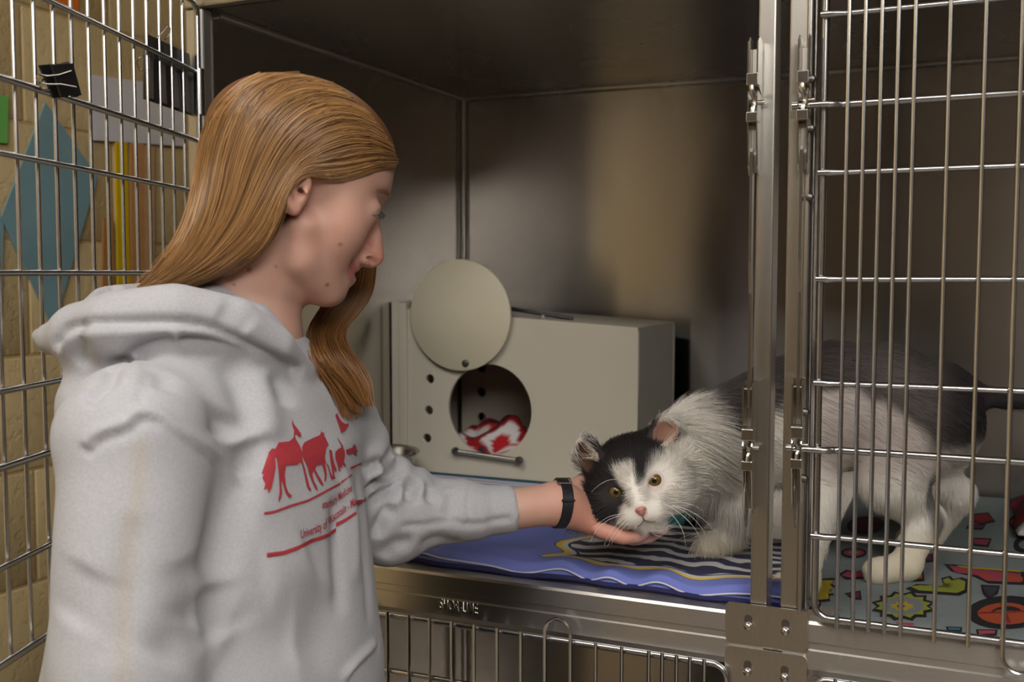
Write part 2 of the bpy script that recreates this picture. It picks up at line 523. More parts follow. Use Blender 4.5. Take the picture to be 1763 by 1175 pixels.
# the open door: hinge rod at the cage, latch side swung out into the room
HX, HY = -.937, -.012
ang = math.radians(-18.216)
DW = .715
ls = [.0288 + .0352 * k for k in range(17)] + [.0288 + .0352 * 16 + .0165 * k for k in range(1, 6)]
ls = [DW - s for s in ls][::-1]
dv = np.array([-.3126, .9499])               # along the door towards the hinge, in plan
lx, ly = HX - dv[0] * DW, HY - dv[1] * DW
od = make_door('cage_door', ls, DW, [z + .006 for z in DH], DZ0 + .008, DZ1 + .004, 12, (1.274, 1.626), (lx, ly, 0), math.atan2(dv[1], dv[0]), 'open barred door swung out in front of the block wall')
def door_pt(s, z, out=0.0):
    """point on the open door, s metres from its hinge"""
    n = np.array([-dv[1], dv[0]])
    return np.array([HX - dv[0] * s - n[0] * out, HY - dv[1] * s - n[1] * out, z])
for zz in (1.69, 1.20):
    m = MB().tube([door_pt(-.004, zz - .03), door_pt(-.004, zz + .03)], .0075, 12)
    o = m.build('hinge_barrel', M['latch'], bank, True); o.location = -BO

od.scale = (1, -1, 1)
# ---- latches on the mullion
def latch(u, v_top, flip, xoff):
    """u: photo column; one latch set with its two paired cheeks, clamp blocks, link and lever"""
    xc = at(u, 480, Y=-.02)[0]
    y0 = -.030
    root = MB()
    zt = lambda v: at(u, v, Y=-.02)[2]
    return xc, y0, zt
def latch_set(u, seq, name='latch'):
    xc = at(u, 480, Y=-.022)[0]
    z = {k: at(u, v, Y=-.022)[2] for k, v in seq.items()}
    root = bp(name, MB().box(xc - .0045, xc + .0045, -.0135, -.0065, z['end'], z['top'] - .01, .0008), M['frame_steel'])
    q = lambda n, mb, m='latch', s=False: mb.build(n, M[m], root, s)
    # two pointed cheeks
    for sx in (-1, 1):
        x = xc + sx * .0048
        q('cheek', MB().prism([(-.034, z['band1']), (-.034, z['top'] - .006), (-.026, z['top']), (-.010, z['top'] - .002), (-.010, z['band1'] - .02), (-.026, z['band1'] - .012)], x - .0007, x + .0007, 'x'))
    q('clamp_block', MB().box(xc - .0058, xc + .0058, -.0355, -.022, z['band1'] - .012, z['band1'], .0007))
    zz = z['band1'] - .012; z2 = z['band2']
    lk = arc_pts([(xc - .001, -.032, zz + .004), (xc - .0005, -.0325, zz - .006), (xc + .002, -.029, (zz + z2) / 2 - .002), (xc + .0005, -.031, z2 + .004), (xc, -.032, z2 - .002)], 5)
    q('link', MB().tube(lk, .0026, 8), 'latch', True)
    q('clamp_block', MB().box(xc - .0058, xc + .0058, -.0355, -.022, z2 - .010, z2, .0007))
    for sx in (-1, 1):
        x = xc + sx * .0046
        q('lower_cheek', MB().prism([(-.033, z2 + .016), (-.030, z2 + .022), (-.012, z2 + .02), (-.010, z['end']), (-.018, z['end'] - .004), (-.026, z['end'] + .006), (-.030, z2 - .02), (-.033, z2 - .008)], x - .0006, x + .0006, 'x'))
    q('pin', MB().tube([(xc - .0075, -.0155, z2 + .012), (xc + .0095, -.0155, z2 + .012)], .0026, 10), 'latch', True)
    return root, xc, z
def lever(root, xc, za, zb, zc):
    """spoon-shaped finger lever below the lower latch"""
    P = arc_pts([(xc - .001, -.030, za), (xc - .001, -.029, (za + zb) / 2), (xc - .0005, -.033, zb), (xc, -.034, (zb + zc) / 2), (xc, -.031, zc)], 6)
    w = np.interp(np.linspace(0, 1, len(P)), [0, .35, .55, .8, 1], [.004, .0035, .0075, .008, .003])
    MB().tube(P, w, 10, flat=np.full(len(P), .3)).build('lever', M['latch'], root, True)
for u, d in ((1294, 0), (1379, -4)):
    r1, xc, z1_ = latch_set(u, {'top': 65 + d, 'band1': 130 + d, 'band2': 196 + d, 'end': 296 + d})
    # flat tie strap between upper and lower latch
    zt, zb = at(u, 262 + d, Y=-.03)[2], at(u, 655 + d, Y=-.03)[2]
    zq = zt - (zt - zb) * .47
    strap = MB().prism([(-.0335, zt), (-.0315, zt + .004), (-.0275, zt + .002), (-.0235, zt - .006), (-.0235, zq), (-.0205, zq - .03), (-.0205, zb - .03), (-.0275, zb - .03), (-.0275, zq - .035), (-.0335, zq - .002)], xc - .0016, xc + .0014, 'x')
    strap.build('tie_strap', M['latch'], r1)
    r2, xc, z2_ = latch_set(u, {'top': 655 + d, 'band1': 737 + d, 'band2': 792 + d, 'end': 880 + d})
    lever(r2, xc, z2_['band2'] - .010, at(u, 845, Y=-.03)[2], at(u, 908, Y=-.03)[2])
# ------------------------------------------------------------------ smooth organic surfaces from distance fields
def cone(a, b, ra, rb):
    a = np.asarray(a, np.float32); b = np.asarray(b, np.float32)
    ab = b - a; L2 = float(ab @ ab) + 1e-12
    def f(P):
        q = P - a
        t = np.clip(q @ ab / L2, 0, 1)
        q = q - t[:, None] * ab
        return np.sqrt(np.einsum('ij,ij->i', q, q)) - (ra + (rb - ra) * t)
    f.bs = ((a + b) / 2, math.sqrt(L2) / 2 + max(ra, rb))
    return f
def chain(pts, rs):
    fs = [cone(pts[i], pts[i + 1], rs[i], rs[i + 1]) for i in range(len(pts) - 1)]
    def f(P):
        d = fs[0](P)
        for g in fs[1:]: d = np.minimum(d, g(P))
        return d
    p = np.asarray(pts, float); c = (p.min(0) + p.max(0)) / 2
    f.bs = (c, np.linalg.norm(p - c, axis=1).max() + max(rs))
    return f
def ell(c, r, R=None):
    c = np.asarray(c, np.float32); r = np.asarray(r, np.float32)
    R = np.eye(3, dtype=np.float32) if R is None else np.asarray(R, np.float32)   # columns: local axes
    def f(P):
        q = (P - c) @ R
        k0 = np.sqrt(((q / r) ** 2).sum(1)); k1 = np.sqrt(((q / r ** 2) ** 2).sum(1)) + 1e-9
        return k0 * (k0 - 1) / k1
    f.bs = (c, float(r.max()))
    return f
def ball(c, r): return cone(c, np.asarray(c) + 1e-6, r, r)
def smin(a, b, k):
    h = np.maximum(k - np.abs(a - b), 0) / k
    return np.minimum(a, b) - h * h * k * .25
def smax(a, b, k): return -smin(-a, -b, k)
def field(ops):
    """ops: list of (sign, function, k): '+' smooth union, '-' smooth cut"""
    def f(P):
        d = None
        lo_, hi_ = P.min(0), P.max(0)
        cc_ = (lo_ + hi_) / 2; rr_ = float(np.linalg.norm(hi_ - lo_)) / 2
        for s, g, k in ops:
            if rr_ < .12 and hasattr(g, 'bs') and np.linalg.norm(cc_ - g.bs[0]) - rr_ - g.bs[1] > .03 + k:
                continue
            e = g(P)
            if d is None:
                if s == '-': continue
                d = e
            elif s == '+': d = smin(d, e, k) if k > 0 else np.minimum(d, e)
            else: d = smax(d, -e, k)
        return np.full(len(P), .03, np.float32) if d is None else d
    return f
def surface(fn, lo, hi, h, margin=2.2):
    """surface nets, evaluated only near the surface"""
    lo = np.asarray(lo, float); hi = np.asarray(hi, float)
    B = 8
    nb = np.maximum(1, np.ceil((hi - lo) / (h * B)).astype(int))
    n = nb * B
    cc = [lo[i] + (np.arange(nb[i]) + .5) * B * h for i in range(3)]
    G = np.stack(np.meshgrid(*cc, indexing='ij'), -1).reshape(-1, 3).astype(np.float32)
    dc = fn(G)
    F = np.repeat(np.repeat(np.repeat(np.sign(dc).reshape(nb).astype(np.float32), B, 0), B, 1), B, 2)
    keep = np.abs(dc) < B * h * margin
    idx = np.argwhere(keep.reshape(nb))
    loc = np.stack(np.meshgrid(*[np.arange(B)] * 3, indexing='ij'), -1).reshape(-1, 3)
    key = (idx // 3) @ np.array([1000003, 1009, 1])
    order = np.argsort(key, kind='stable'); idx = idx[order]; key = key[order]
    cuts = np.flatnonzero(np.diff(key)) + 1
    for blkidx in np.split(idx, cuts):
        I = (blkidx[:, None, :] * B + loc[None]).reshape(-1, 3)
        P = (lo + I * h).astype(np.float32)
        F[I[:, 0], I[:, 1], I[:, 2]] = fn(P)
    S = F < 0
    v = S[:-1, :-1, :-1].astype(np.int8)
    cnt = np.zeros(v.shape, np.int8)
    corners = [(i, j, k) for i in (0, 1) for j in (0, 1) for k in (0, 1)]
    for (i, j, k) in corners:
        cnt += S[i:n[0] - 1 + i, j:n[1] - 1 + j, k:n[2] - 1 + k]
    act = (cnt > 0) & (cnt < 8)
    C = np.argwhere(act)
    vid = np.full(act.shape, -1, np.int32)
    vid[act] = np.arange(len(C))
    val = {c: F[C[:, 0] + c[0], C[:, 1] + c[1], C[:, 2] + c[2]] for c in corners}
    acc = np.zeros((len(C), 3)); m = np.zeros(len(C))
    for a in corners:
        for ax in range(3):
            if a[ax]: continue
            b = list(a); b[ax] = 1; b = tuple(b)
            fa, fb = val[a], val[b]
            cr = (fa < 0) != (fb < 0)
            t = np.where(cr, fa / np.where(cr, fa - fb, 1), 0)
            p = np.tile(np.array(a, float), (len(C), 1)); p[:, ax] = t
            acc[cr] += p[cr]; m[cr] += 1
    V = lo + (C + acc / m[:, None]) * h
    faces = []
    for ax in range(3):
        o1, o2 = [(1, 2), (2, 0), (0, 1)][ax]
        sl = [slice(None)] * 3; sl[ax] = slice(0, -1); A = S[tuple(sl)]
        sl[ax] = slice(1, None); Bq = S[tuple(sl)]
        E = np.argwhere(A != Bq)
        E = E[(E[:, o1] > 0) & (E[:, o2] > 0) & (E[:, 0] < n[0] - 1) & (E[:, 1] < n[1] - 1) & (E[:, 2] < n[2] - 1)]
        flip = A[E[:, 0], E[:, 1], E[:, 2]]
        d1 = np.zeros(3, int); d1[o1] = 1; d2 = np.zeros(3, int); d2[o2] = 1
        q = np.stack([vid[tuple((E - d1 - d2).T)], vid[tuple((E - d2).T)], vid[tuple(E.T)], vid[tuple((E - d1).T)]], 1)
        q[~flip] = q[~flip][:, ::-1]
        faces.append(q)
    faces = np.concatenate(faces)
    faces = faces[(faces >= 0).all(1)]
    return V, faces
def fast_mesh(name, V, Fq, smooth=True):
    me = bpy.data.meshes.new(name)
    me.vertices.add(len(V)); me.vertices.foreach_set('co', np.asarray(V, np.float32).ravel())
    k = Fq.shape[1]
    me.loops.add(Fq.size); me.loops.foreach_set('vertex_index', Fq.astype(np.int32).ravel())
    me.polygons.add(len(Fq)); me.polygons.foreach_set('loop_start', np.arange(0, Fq.size, k, dtype=np.int32))
    me.update(calc_edges=True)
    me.validate()
    if smooth: me.polygons.foreach_set('use_smooth', np.ones(len(me.polygons), bool))
    return me
def edges_of(Fq):
    e = np.concatenate([Fq[:, [i, (i + 1) % Fq.shape[1]]] for i in range(Fq.shape[1])])
    e.sort(1)
    return np.unique(e, axis=0)
def relax(V, Fq, it=4, lam=.5, w=None):
    e = edges_of(Fq)
    deg = np.bincount(e.ravel(), minlength=len(V)).astype(float)[:, None] + 1e-9
    for _ in range(it):
        s = np.zeros_like(V)
        np.add.at(s, e[:, 0], V[e[:, 1]]); np.add.at(s, e[:, 1], V[e[:, 0]])
        d = (s / deg - V) * lam
        V = V + (d if w is None else d * w[:, None])
    return V
def normals(V, Fq):
    a = V[Fq[:, 2]] - V[Fq[:, 0]]; b = V[Fq[:, 3]] - V[Fq[:, 1]]
    fn = np.cross(a, b)
    N = np.zeros_like(V)
    for i in range(4): np.add.at(N, Fq[:, i], fn)
    return N / (np.linalg.norm(N, axis=1)[:, None] + 1e-12)
def dist_poly(V, pts):
    """distance of every vertex to a 3D polyline, and the fraction along it"""
    pts = np.asarray(pts, float)
    best = np.full(len(V), 1e9); tt = np.zeros(len(V))
    n = len(pts) - 1
    for i in range(n):
        a, b = pts[i], pts[i + 1]; ab = b - a
        t = np.clip((V - a) @ ab / (ab @ ab + 1e-12), 0, 1)
        d = np.linalg.norm(V - a - t[:, None] * ab, axis=1)
        m = d < best
        best[m] = d[m]; tt[m] = (i + t[m]) / n
    return best, tt
def bvh_of(V, Fq):
    return BVHTree.FromPolygons([tuple(v) for v in V], [tuple(f) for f in Fq.tolist()])
def cast(bvh, u, v, lift=0.0):
    """where the sight line through photo pixel (u, v) meets a surface"""
    r = unit(ray(u, v))
    h = bvh.ray_cast(Vector(CAM), Vector(r))
    if h[0] is None: return None
    nrm = np.array(h[1])
    if nrm @ r > 0: nrm = -nrm
    return np.array(h[0]) + nrm * lift
def vnoise(P, scale, seed=0, octaves=2):
    """cheap smooth noise: sums of random plane waves"""
    g = np.random.default_rng(seed)
    out = np.zeros(len(P)); amp = 1.0; tot = 0
    for o in range(octaves):
        for _ in range(7):
            d = unit(g.normal(size=3)); ph = g.uniform(0, 6.28)
            out += amp * np.sin((P @ d) * scale * (2 ** o) * g.uniform(.7, 1.3) + ph)
        tot += amp * 7 ** .5; amp *= .5
    return out / tot
def hair_object(name, S, radius, cols, mat, parent, taper=.25):
    """S: (N, K, 3) strand points in room coordinates"""
    N, K, _ = S.shape
    h = bpy.data.hair_curves.new(name)
    h.add_curves([K] * N)
    h.points.foreach_set('position', S.astype(np.float32).ravel())
    prof = np.linspace(1, taper, K)
    rr = (np.full(N, radius) if np.isscalar(radius) else radius)[:, None] * prof[None]
    h.points.foreach_set('radius', rr.astype(np.float32).ravel())
    a = h.attributes.new('Col', 'FLOAT_COLOR', 'CURVE')
    c = np.ones((N, 4), np.float32); c[:, :3] = cols
    a.data.foreach_set('color', c.ravel())
    h.materials.append(mat)
    o = link(name, h, None, parent)
    return o
def hair_mat(name, rough=.35, spec=.5, trans=.0):
    t = NT(name)
    a = t.n('ShaderNodeAttribute'); a.attribute_name = 'Col'
    t.l(a.outputs['Color'], t.b.inputs['Base Color'])
    t.set(Roughness=rough)
    t.b.inputs['Specular IOR Level'].default_value = spec
    return t.m
def child_of(root, o):
    """keep room coordinates of a piece under a thing whose Empty stands elsewhere"""
    o.parent = root
    o.matrix_parent_inverse = root.matrix_basis.inverted()
    return o
def proj_many(P):
    q = P - CAM; z = q @ _f
    return PCX + FPX * (q @ _r) / z, PCY - FPX * (q @ _u) / z
def sm(x, a, b):
    t = np.clip((x - a) / (b - a), 0, 1); return t * t * (3 - 2 * t)
def eye_obj(c, r, fw, parent, iris, name='eye', pup=.45, irisr=.95):
    import bmesh
    bm = bmesh.new(); bmesh.ops.create_uvsphere(bm, u_segments=32, v_segments=24, radius=r)
    me = bpy.data.meshes.new(name); bm.to_mesh(me); bm.free()
    R = Vector((0, 0, 1)).rotation_difference(Vector(fw)).to_matrix()
    P = np.array([v.co[:] for v in me.vertices])
    a = np.arccos(np.clip(P[:, 2] / r, -1, 1))
    c_ = np.tile(np.array(iris), (len(P), 1))
    c_[a > irisr] = (.34, .30, .27) if name == 'eye_white' else np.array(iris) * .25
    c_[a < pup] = (.006, .006, .006)
    me.vertices.foreach_set('co', (P @ np.array(R).T + c).astype(np.float32).ravel())
    set_cols(me, c_)
    me.polygons.foreach_set('use_smooth', np.ones(len(me.polygons), bool))
    return child_of(parent, link(name, me, color_attr_mat('wet_eye', rough=.04)))
# ------------------------------------------------------------------ things on the wall and on the open door
def paper(name, pts, mat, label, cat, th=.0008, plane=WALL_X):
    """flat sheet taped to the block wall; pts are photo pixels of its corners"""
    P = [at(u, v, X=plane + .0022) for u, v in pts]
    poly = [(p[1], p[2]) for p in P]
    o = MB().prism(poly, plane - .0005, plane + .0022 + th, 'x').build(name, mat)
    return tag(o, label, cat)
paper('paper_diamond', [(78, 176), (168, 305), (92, 566), (2, 375)], flat_mat('blue_paper', (126, 160, 168), .5, .08, 12), 'blue paper diamond taped to the block wall', 'paper')
paper('paper_sheet', [(152, 128), (240, 140), (316, 150), (316, 252), (157, 241)], flat_mat('white_paper', (226, 221, 224), .6, .02), 'white paper sheet taped to the wall above the yellow strip', 'paper')
paper('paper_strip', [(199, 244), (219, 246), (224, 500), (203, 500)], flat_mat('yellow_paper', (226, 188, 12), .5, .04), 'narrow bright yellow paper strip on the block wall', 'paper')
paper('paper_strip', [(224, 246), (247, 248), (250, 500), (226, 500)], flat_mat('tan_paper', (205, 150, 98), .5, .06), 'long tan cardboard strip beside the yellow strip', 'paper')
paper('paper_strip', [(178, 376), (195, 376), (196, 500), (176, 500)], flat_mat('brown_paper', (185, 130, 78), .5, .06), 'short brown cardboard strip between the diamond and the yellow strip', 'paper')
paper('paper_strip', [(249, 250), (266, 252), (266, 480), (250, 480)], flat_mat('pale_paper', (204, 166, 122), .5, .05), 'pale cardboard strip nearest the woman\'s hair', 'paper')
paper('paper_card', [(-30, 160), (14, 166), (13, 247), (-30, 243)], flat_mat('green_paper', (112, 186, 92), .5, .03), 'green paper card cut off at the edge of the photo', 'paper')
paper('paper_card', [(80, -30), (136, -20), (134, 19), (80, 2)], flat_mat('orange_paper', (240, 124, 42), .5, .03), 'orange paper card at the top of the block wall', 'paper')
paper('paper_diamond', [(-60, 250), (6, 385), (2, 540), (-50, 560)], flat_mat('blue_paper_dark', (126, 160, 168), .5, .08, 12), 'blue paper shape cut off beside the blue diamond', 'paper')
sc_ = at(340, 50, X=WALL_X)
o = MB().lathe([(.012, -.002), (.012, .004), (.009, .009), (.004, .0115), (.0005, .012)], 20, 'x', (0, 0, 0)).build('wall_anchor', M['latch'], None, True, loc=sc_)
tag(o, 'domed steel anchor screw on the wall near the hinge', 'screw')

M['clip_black'] = flat_mat('black_clip_steel', (38, 38, 42), .35, .1)
M['clip_wire'] = steel_mat('clip_wire', (.6, .58, .55), .2, bump=0)
# small binder clip clamped on an upright bar of the open door
clip = empty('binder_clip', door_pt(.345, 1.655, .02))
def cpt(u, v, out=.02): return on_plane(u, v, door_pt(.345, 1.655, out), np.array([dv[1], -dv[0], 0]))
nd = np.array([dv[1], -dv[0], 0])
quad = [cpt(88, 112), (cpt(124, 109)), cpt(139, 164), cpt(104, 166)]
def wedge(q, t0, t1):
    a = [p + nd * t0 for p in q] + [p + nd * t1 for p in q]
    return MB().add(a, [(0, 1, 2, 3), (7, 6, 5, 4), (0, 4, 5, 1), (1, 5, 6, 2), (2, 6, 7, 3), (3, 7, 4, 0)])
child_of(clip, wedge(quad, -.001, .001).build('clip_leaf', M['clip_black']))
q2 = [cpt(88, 112), cpt(124, 109), cpt(136, 166), cpt(112, 169)]
child_of(clip, wedge([p - nd * .012 for p in q2], -.001, .001).build('clip_leaf', M['clip_black']))
sp = [cpt(122, 109, .02), cpt(139, 165, .02)]
child_of(clip, MB().tube([sp[0] - nd * .006, sp[1] - nd * .006], .0045, 10).build('clip_spine', M['clip_black'], None, True))
child_of(clip, MB().tube([cpt(u, v, .022) for u, v in ((122, 122), (100, 129), (80, 131), (66, 128), (62, 134), (66, 142), (80, 145), (104, 145), (131, 150))], .0009, 8).build('clip_wire', M['clip_wire'], None, True))
child_of(clip, MB().tube([cpt(u, v, .008) for u, v in ((122, 125), (98, 133), (72, 138), (66, 146), (74, 154), (106, 156), (129, 153))], .0009, 8).build('clip_wire', M['clip_wire'], None, True))
tag(clip, 'small black binder clip with wire handles on the open door', 'clip')
# dark card holder with four strips hung on the door by a wire hook
hold = empty('card_holder', door_pt(.07, 1.63, -.012))
def hq(u, v, out=-.014): return on_plane(u, v, door_pt(.07, 1.63, out), nd)
hb = [hq(249, 57), hq(325, 93), hq(334, 201), hq(247, 170)]
child_of(hold, wedge(hb, -.001, .001).build('holder_back', flat_mat('dark_film', (58, 54, 52), .3, .1)))
for k in range(4):
    a, b = k / 4 + .03, k / 4 + .10
    L = lambda f, g: (hb[0] * (1 - f) + hb[1] * f) * (1 - g) + (hb[3] * (1 - f) + hb[2] * f) * g
    q = [L(a, .35), L(b, .35), L(b + .02, .97), L(a + .02, .97)]
    child_of(hold, wedge([p + nd * .0035 for p in q], -.0012, .0012).build('strip', flat_mat('grey_strip', (128, 118, 108), .4)))
child_of(hold, MB().tube([hq(u, v, -.008) for u, v in ((269, 66), (278, 57), (287, 46), (293, 48), (292, 57), (284, 68))], .0009, 8).build('wire_hook', M['clip_wire'], None, True))
child_of(hold, MB().tube([hq(u, v, -.008) for u, v in ((248, 96), (238, 100), (235, 110), (240, 120), (249, 122))], .0009, 8).build('wire_hook', M['clip_wire'], None, True))
tag(hold, 'dark card holder with grey strips hung by wire on the open door', 'card holder')

# ------------------------------------------------------------------ the cat den in the far corner
YD = .477
DZ = at(850, 819, Y=YD)[2]                    # underside of the den
ZT = ZF + .028                               # it stands on a folded towel
M['den'] = flat_mat('milky_plastic', (196, 187, 170), .42, .03, 8)
M['den_lid'] = flat_mat('ivory_plastic', (206, 196, 170), .45, .03, 8)
den = empty('cat_den', (-.70, .6, ZT))
def xz(u, v, Y=YD): p = at(u, v, Y=Y); return (p[0], p[2])
def curve_plate(name, outer, holes, y0, y1, mat, parent):
    """plate in the x-z plane with real holes"""
    cu = bpy.data.curves.new(name, 'CURVE'); cu.dimensions = '2D'; cu.fill_mode = 'BOTH'
    cu.extrude = abs(y1 - y0) / 2 - .0006; cu.bevel_depth = .0006; cu.bevel_resolution = 1
    for loop in [outer] + holes:
        sp = cu.splines.new('POLY'); sp.points.add(len(loop) - 1); sp.use_cyclic_u = True
        for p, q in zip(sp.points, loop): p.co = (q[0], q[1], 0, 1)
    o = bpy.data.objects.new('t', cu); COL.objects.link(o)
    bpy.context.view_layer.update()
    me = bpy.data.meshes.new_from_object(o.evaluated_get(bpy.context.evaluated_depsgraph_get()))
    bpy.data.objects.remove(o)
    n = len(me.vertices)
    co = np.empty(n * 3, np.float32); me.vertices.foreach_get('co', co); co = co.reshape(-1, 3)
    new = np.stack([co[:, 0], (y0 + y1) / 2 - co[:, 2], co[:, 1]], 1)
    me.vertices.foreach_set('co', new.ravel()); me.update()
    r = link(name, me, mat); child_of(parent, r)
    return r
def circ(c, r, n=40): return [(c[0] + r * math.cos(2 * math.pi * k / n), c[1] + r * math.sin(2 * math.pi * k / n)) for k in range(n)]
bl, br = xz(676, 800), xz(1096, 845)
zb = ZT + .001
dx0, dx1 = xz(700, 700)[0], br[0]
ztl, ztr = xz(705, 538)[1], xz(1096, 571)[1]
outer = [(dx0, zb), (dx1, zb), (dx1, ztr), (dx0, ztl)]
oc = xz(842, 706); orad = (xz(914, 704)[0] - xz(770, 704)[0]) / 2
small = [xz(740, 653), xz(738, 707), xz(735, 755), xz(741, 604)]
curve_plate('front_panel', outer, [circ(oc, orad, 56)] + [circ(c, .0088, 20) for c in small], YD, YD + .008, M['den'], den)
YD2 = .706
def dpart(name, mb, mat='den'): return child_of(den, mb.build(name, M[mat]))
dpart('side_panel', MB().prism([(YD + .008, zb), (YD2, zb), (YD2, ztr), (YD + .008, ztr)], dx1 - .008, dx1, 'x'))
sx0, sx1 = max(XL + .0015, xz(668, 700)[0]), xz(703, 700)[0]
dpart('sliding_panel', MB().box(sx0, sx0 + (sx1 - sx0) * .50, YD - .004, YD2, zb, xz(680, 520)[1], .002))
dpart('panel_track', MB().box(sx0 + (sx1 - sx0) * .5, sx1, YD - .007, YD + .012, zb, xz(700, 522)[1], .002))
curve_plate('back_panel', [(dx0, zb), (dx1, zb), (dx1, ztr), (dx0, ztl)], [circ((xz(832, 633, YD2)[0], z), .010, 20) for z in (xz(832, 633, YD2)[1], xz(832, 675, YD2)[1], xz(832, 718, YD2)[1])], YD2 - .008, YD2, M['den'], den)
m = MB(); m.add([(dx0, YD, ztl), (dx1, YD, ztr), (dx1, YD2, ztr), (dx0, YD2, ztl), (dx0, YD, ztl + .006), (dx1, YD, ztr + .006), (dx1, YD2, ztr + .006), (dx0, YD2, ztl + .006)],
     [(0, 3, 2, 1), (4, 5, 6, 7), (0, 1, 5, 4), (1, 2, 6, 5), (2, 3, 7, 6), (3, 0, 4, 7)])
child_of(den, m.build('top_panel', M['den']))
dpart('floor_panel', MB().box(dx0, dx1 - .008, YD + .008, YD2 - .008, zb, zb + .006))
lc = xz(792, 543, YD - .010); lr = (xz(878, 543, YD - .01)[0] - xz(706, 543, YD - .01)[0]) / 2
lid = child_of(den, MB().lathe([(lr - .002, -.018), (lr, -.0165), (lr, -.0115), (lr - .002, -.010)], 64, 'y', (lc[0], YD + .004, lc[1])).build('round_lid', M['den_lid'], None, True))
pv = xz(801, 626, YD - .016)
MB().lathe([(.006, 0), (.006, -.003), (.004, -.0045), (.0005, -.005)], 16, 'y', (pv[0], YD - .014, pv[1])).build('pivot_bolt', flat_mat('dark_bolt', (52, 48, 44), .4), lid, True)
a, b = xz(784, 777, YD - .012), xz(894, 793, YD - .012)
rod = child_of(den, MB().tube([(a[0], YD - .012, a[1]), (b[0], YD - .012, b[1])], .0038, 10).build('slide_bolt', M['clip_wire'], None, True))
for p in (a, b):
    MB().lathe([(.0062, .004), (.0066, 0), (.0062, -.004), (.0035, -.008)], 14, 'y', (p[0], YD - .012, p[1])).build('bolt_knob', M['dark_rivet'], rod, True)
a, b = xz(872, 541, YD + .05), xz(986, 553, YD + .05)
h = child_of(den, MB().tube([(a[0], YD + .05, ztl + .008), (b[0], YD + .05, ztr + .016)], .0035, 8).build('top_rod', M['clip_black'], None, True))
MB().box(a[0] + .068, a[0] + .073, YD + .044, YD + .056, ztr + .004, ztr + .022, .001).build('rod_clamp', M['latch'], h)
tag(den, 'milky plastic cat den with round opening and lid turned up', 'cat den')

# crumpled cloth inside the den
def crumple(name, x0, x1, y0, y1, z0, hgt, cols, seed, label, nx=60, ny=44):
    gx, gy = np.meshgrid(np.linspace(0, 1, nx), np.linspace(0, 1, ny), indexing='ij')
    P = np.stack([gx.ravel() * .25, gy.ravel() * .2, np.zeros(nx * ny)], 1)
    n1 = vnoise(P, 38, seed, 3); n2 = vnoise(P + 5, 60, seed + 1, 2)
    edge = np.clip(np.minimum.reduce([gx, 1 - gx, gy, 1 - gy]).ravel() * 7, 0, 1)
    z = z0 + .002 + hgt * edge * np.clip(.55 + .45 * n1 + .3 * np.abs(n2), .08, 1.3)
    X = x0 + (x1 - x0) * gx.ravel() + .006 * n2; Y = y0 + (y1 - y0) * gy.ravel() + .006 * n1
    i = np.arange(nx * ny).reshape(nx, ny)
    Fq = np.stack([i[:-1, :-1], i[1:, :-1], i[1:, 1:], i[:-1, 1:]], -1).reshape(-1, 4)
    me = fast_mesh(name, np.stack([X, Y, z], 1), Fq)
    k = vnoise(P + 9, 75, seed + 4, 1)
    idx = np.digitize(k, np.quantile(k, np.linspace(0, 1, len(cols) + 1)[1:-1]))
    set_cols(me, np.array([lin(*c)[:3] for c in cols])[idx])
    o = link(name, me, color_attr_mat(name + '_print', rough=.9, bump=.2))
    sol = o.modifiers.new('thick', 'SOLIDIFY'); sol.thickness = .003; sol.offset = 1
    return tag(o, label, 'cloth')
crumple('fleece_cloth', dx0 + .015, dx1 - .10, YD + .03, YD2 - .03, zb + .007, .064, [(176, 20, 26), (214, 208, 205), (150, 14, 22), (40, 34, 38), (196, 40, 36), (226, 220, 214)], 3, 'red and white patterned fleece heaped inside the cat den')
crumple('fleece_cloth', .075, .26, .46, .70, ZF + .012, .05, [(150, 20, 34), (34, 32, 36), (120, 14, 28), (200, 196, 194)], 11, 'red and black fleece heaped at the back behind the closed door')

# folded teal towel with a blue and white striped edge, under the den
tw = NT('teal_towel')
tc = tw.n('ShaderNodeTexCoord'); sepx = tw.n('ShaderNodeSeparateXYZ'); tw.l(tc.outputs['Object'], sepx.inputs[0])
wob = tw.math('MULTIPLY', tw.noise(9, 2), .016)
yy = tw.math('ADD', sepx.outputs['Y'], wob)
teal, wh, bl_ = lin(38, 104, 104), lin(214, 212, 214), lin(72, 92, 168)
st = tw.ramp(tw.math('MULTIPLY', tw.math('SUBTRACT', yy, .395), 8.0), [(0, teal), (.30, wh), (.36, bl_), (.41, wh), (.50, lin(90, 78, 84)), (.54, wh), (.62, bl_), (.68, teal)], 'CONSTANT')
tw.l(st, tw.b.inputs['Base Color']); tw.set(Roughness=.95); tw.bump(tw.noise(500, 3), .4, .001)
nx, ny = 90, 60
gx, gy = np.meshgrid(np.linspace(-.90, -.36, nx), np.linspace(.30, .735, ny), indexing='ij')
P = np.stack([gx.ravel(), gy.ravel(), np.zeros(nx * ny)], 1)
under = np.clip((YD - .01 - P[:, 1]) / .06, 0, 1)
P[:, 2] = ZT - .0015 + under * .0035 * vnoise(P, 40, 2) - .012 * np.exp(-(P[:, 1] - .30) / .010)
i = np.arange(nx * ny).reshape(nx, ny)
Fq = np.stack([i[:-1, :-1], i[1:, :-1], i[1:, 1:], i[:-1, 1:]], -1).reshape(-1, 4)
o = link('towel', fast_mesh('towel', P, Fq), tw.m)
sol = o.modifiers.new('thick', 'SOLIDIFY'); sol.thickness = .012; sol.offset = -1
tag(o, 'teal towel with striped edge lying under the cat den', 'towel')

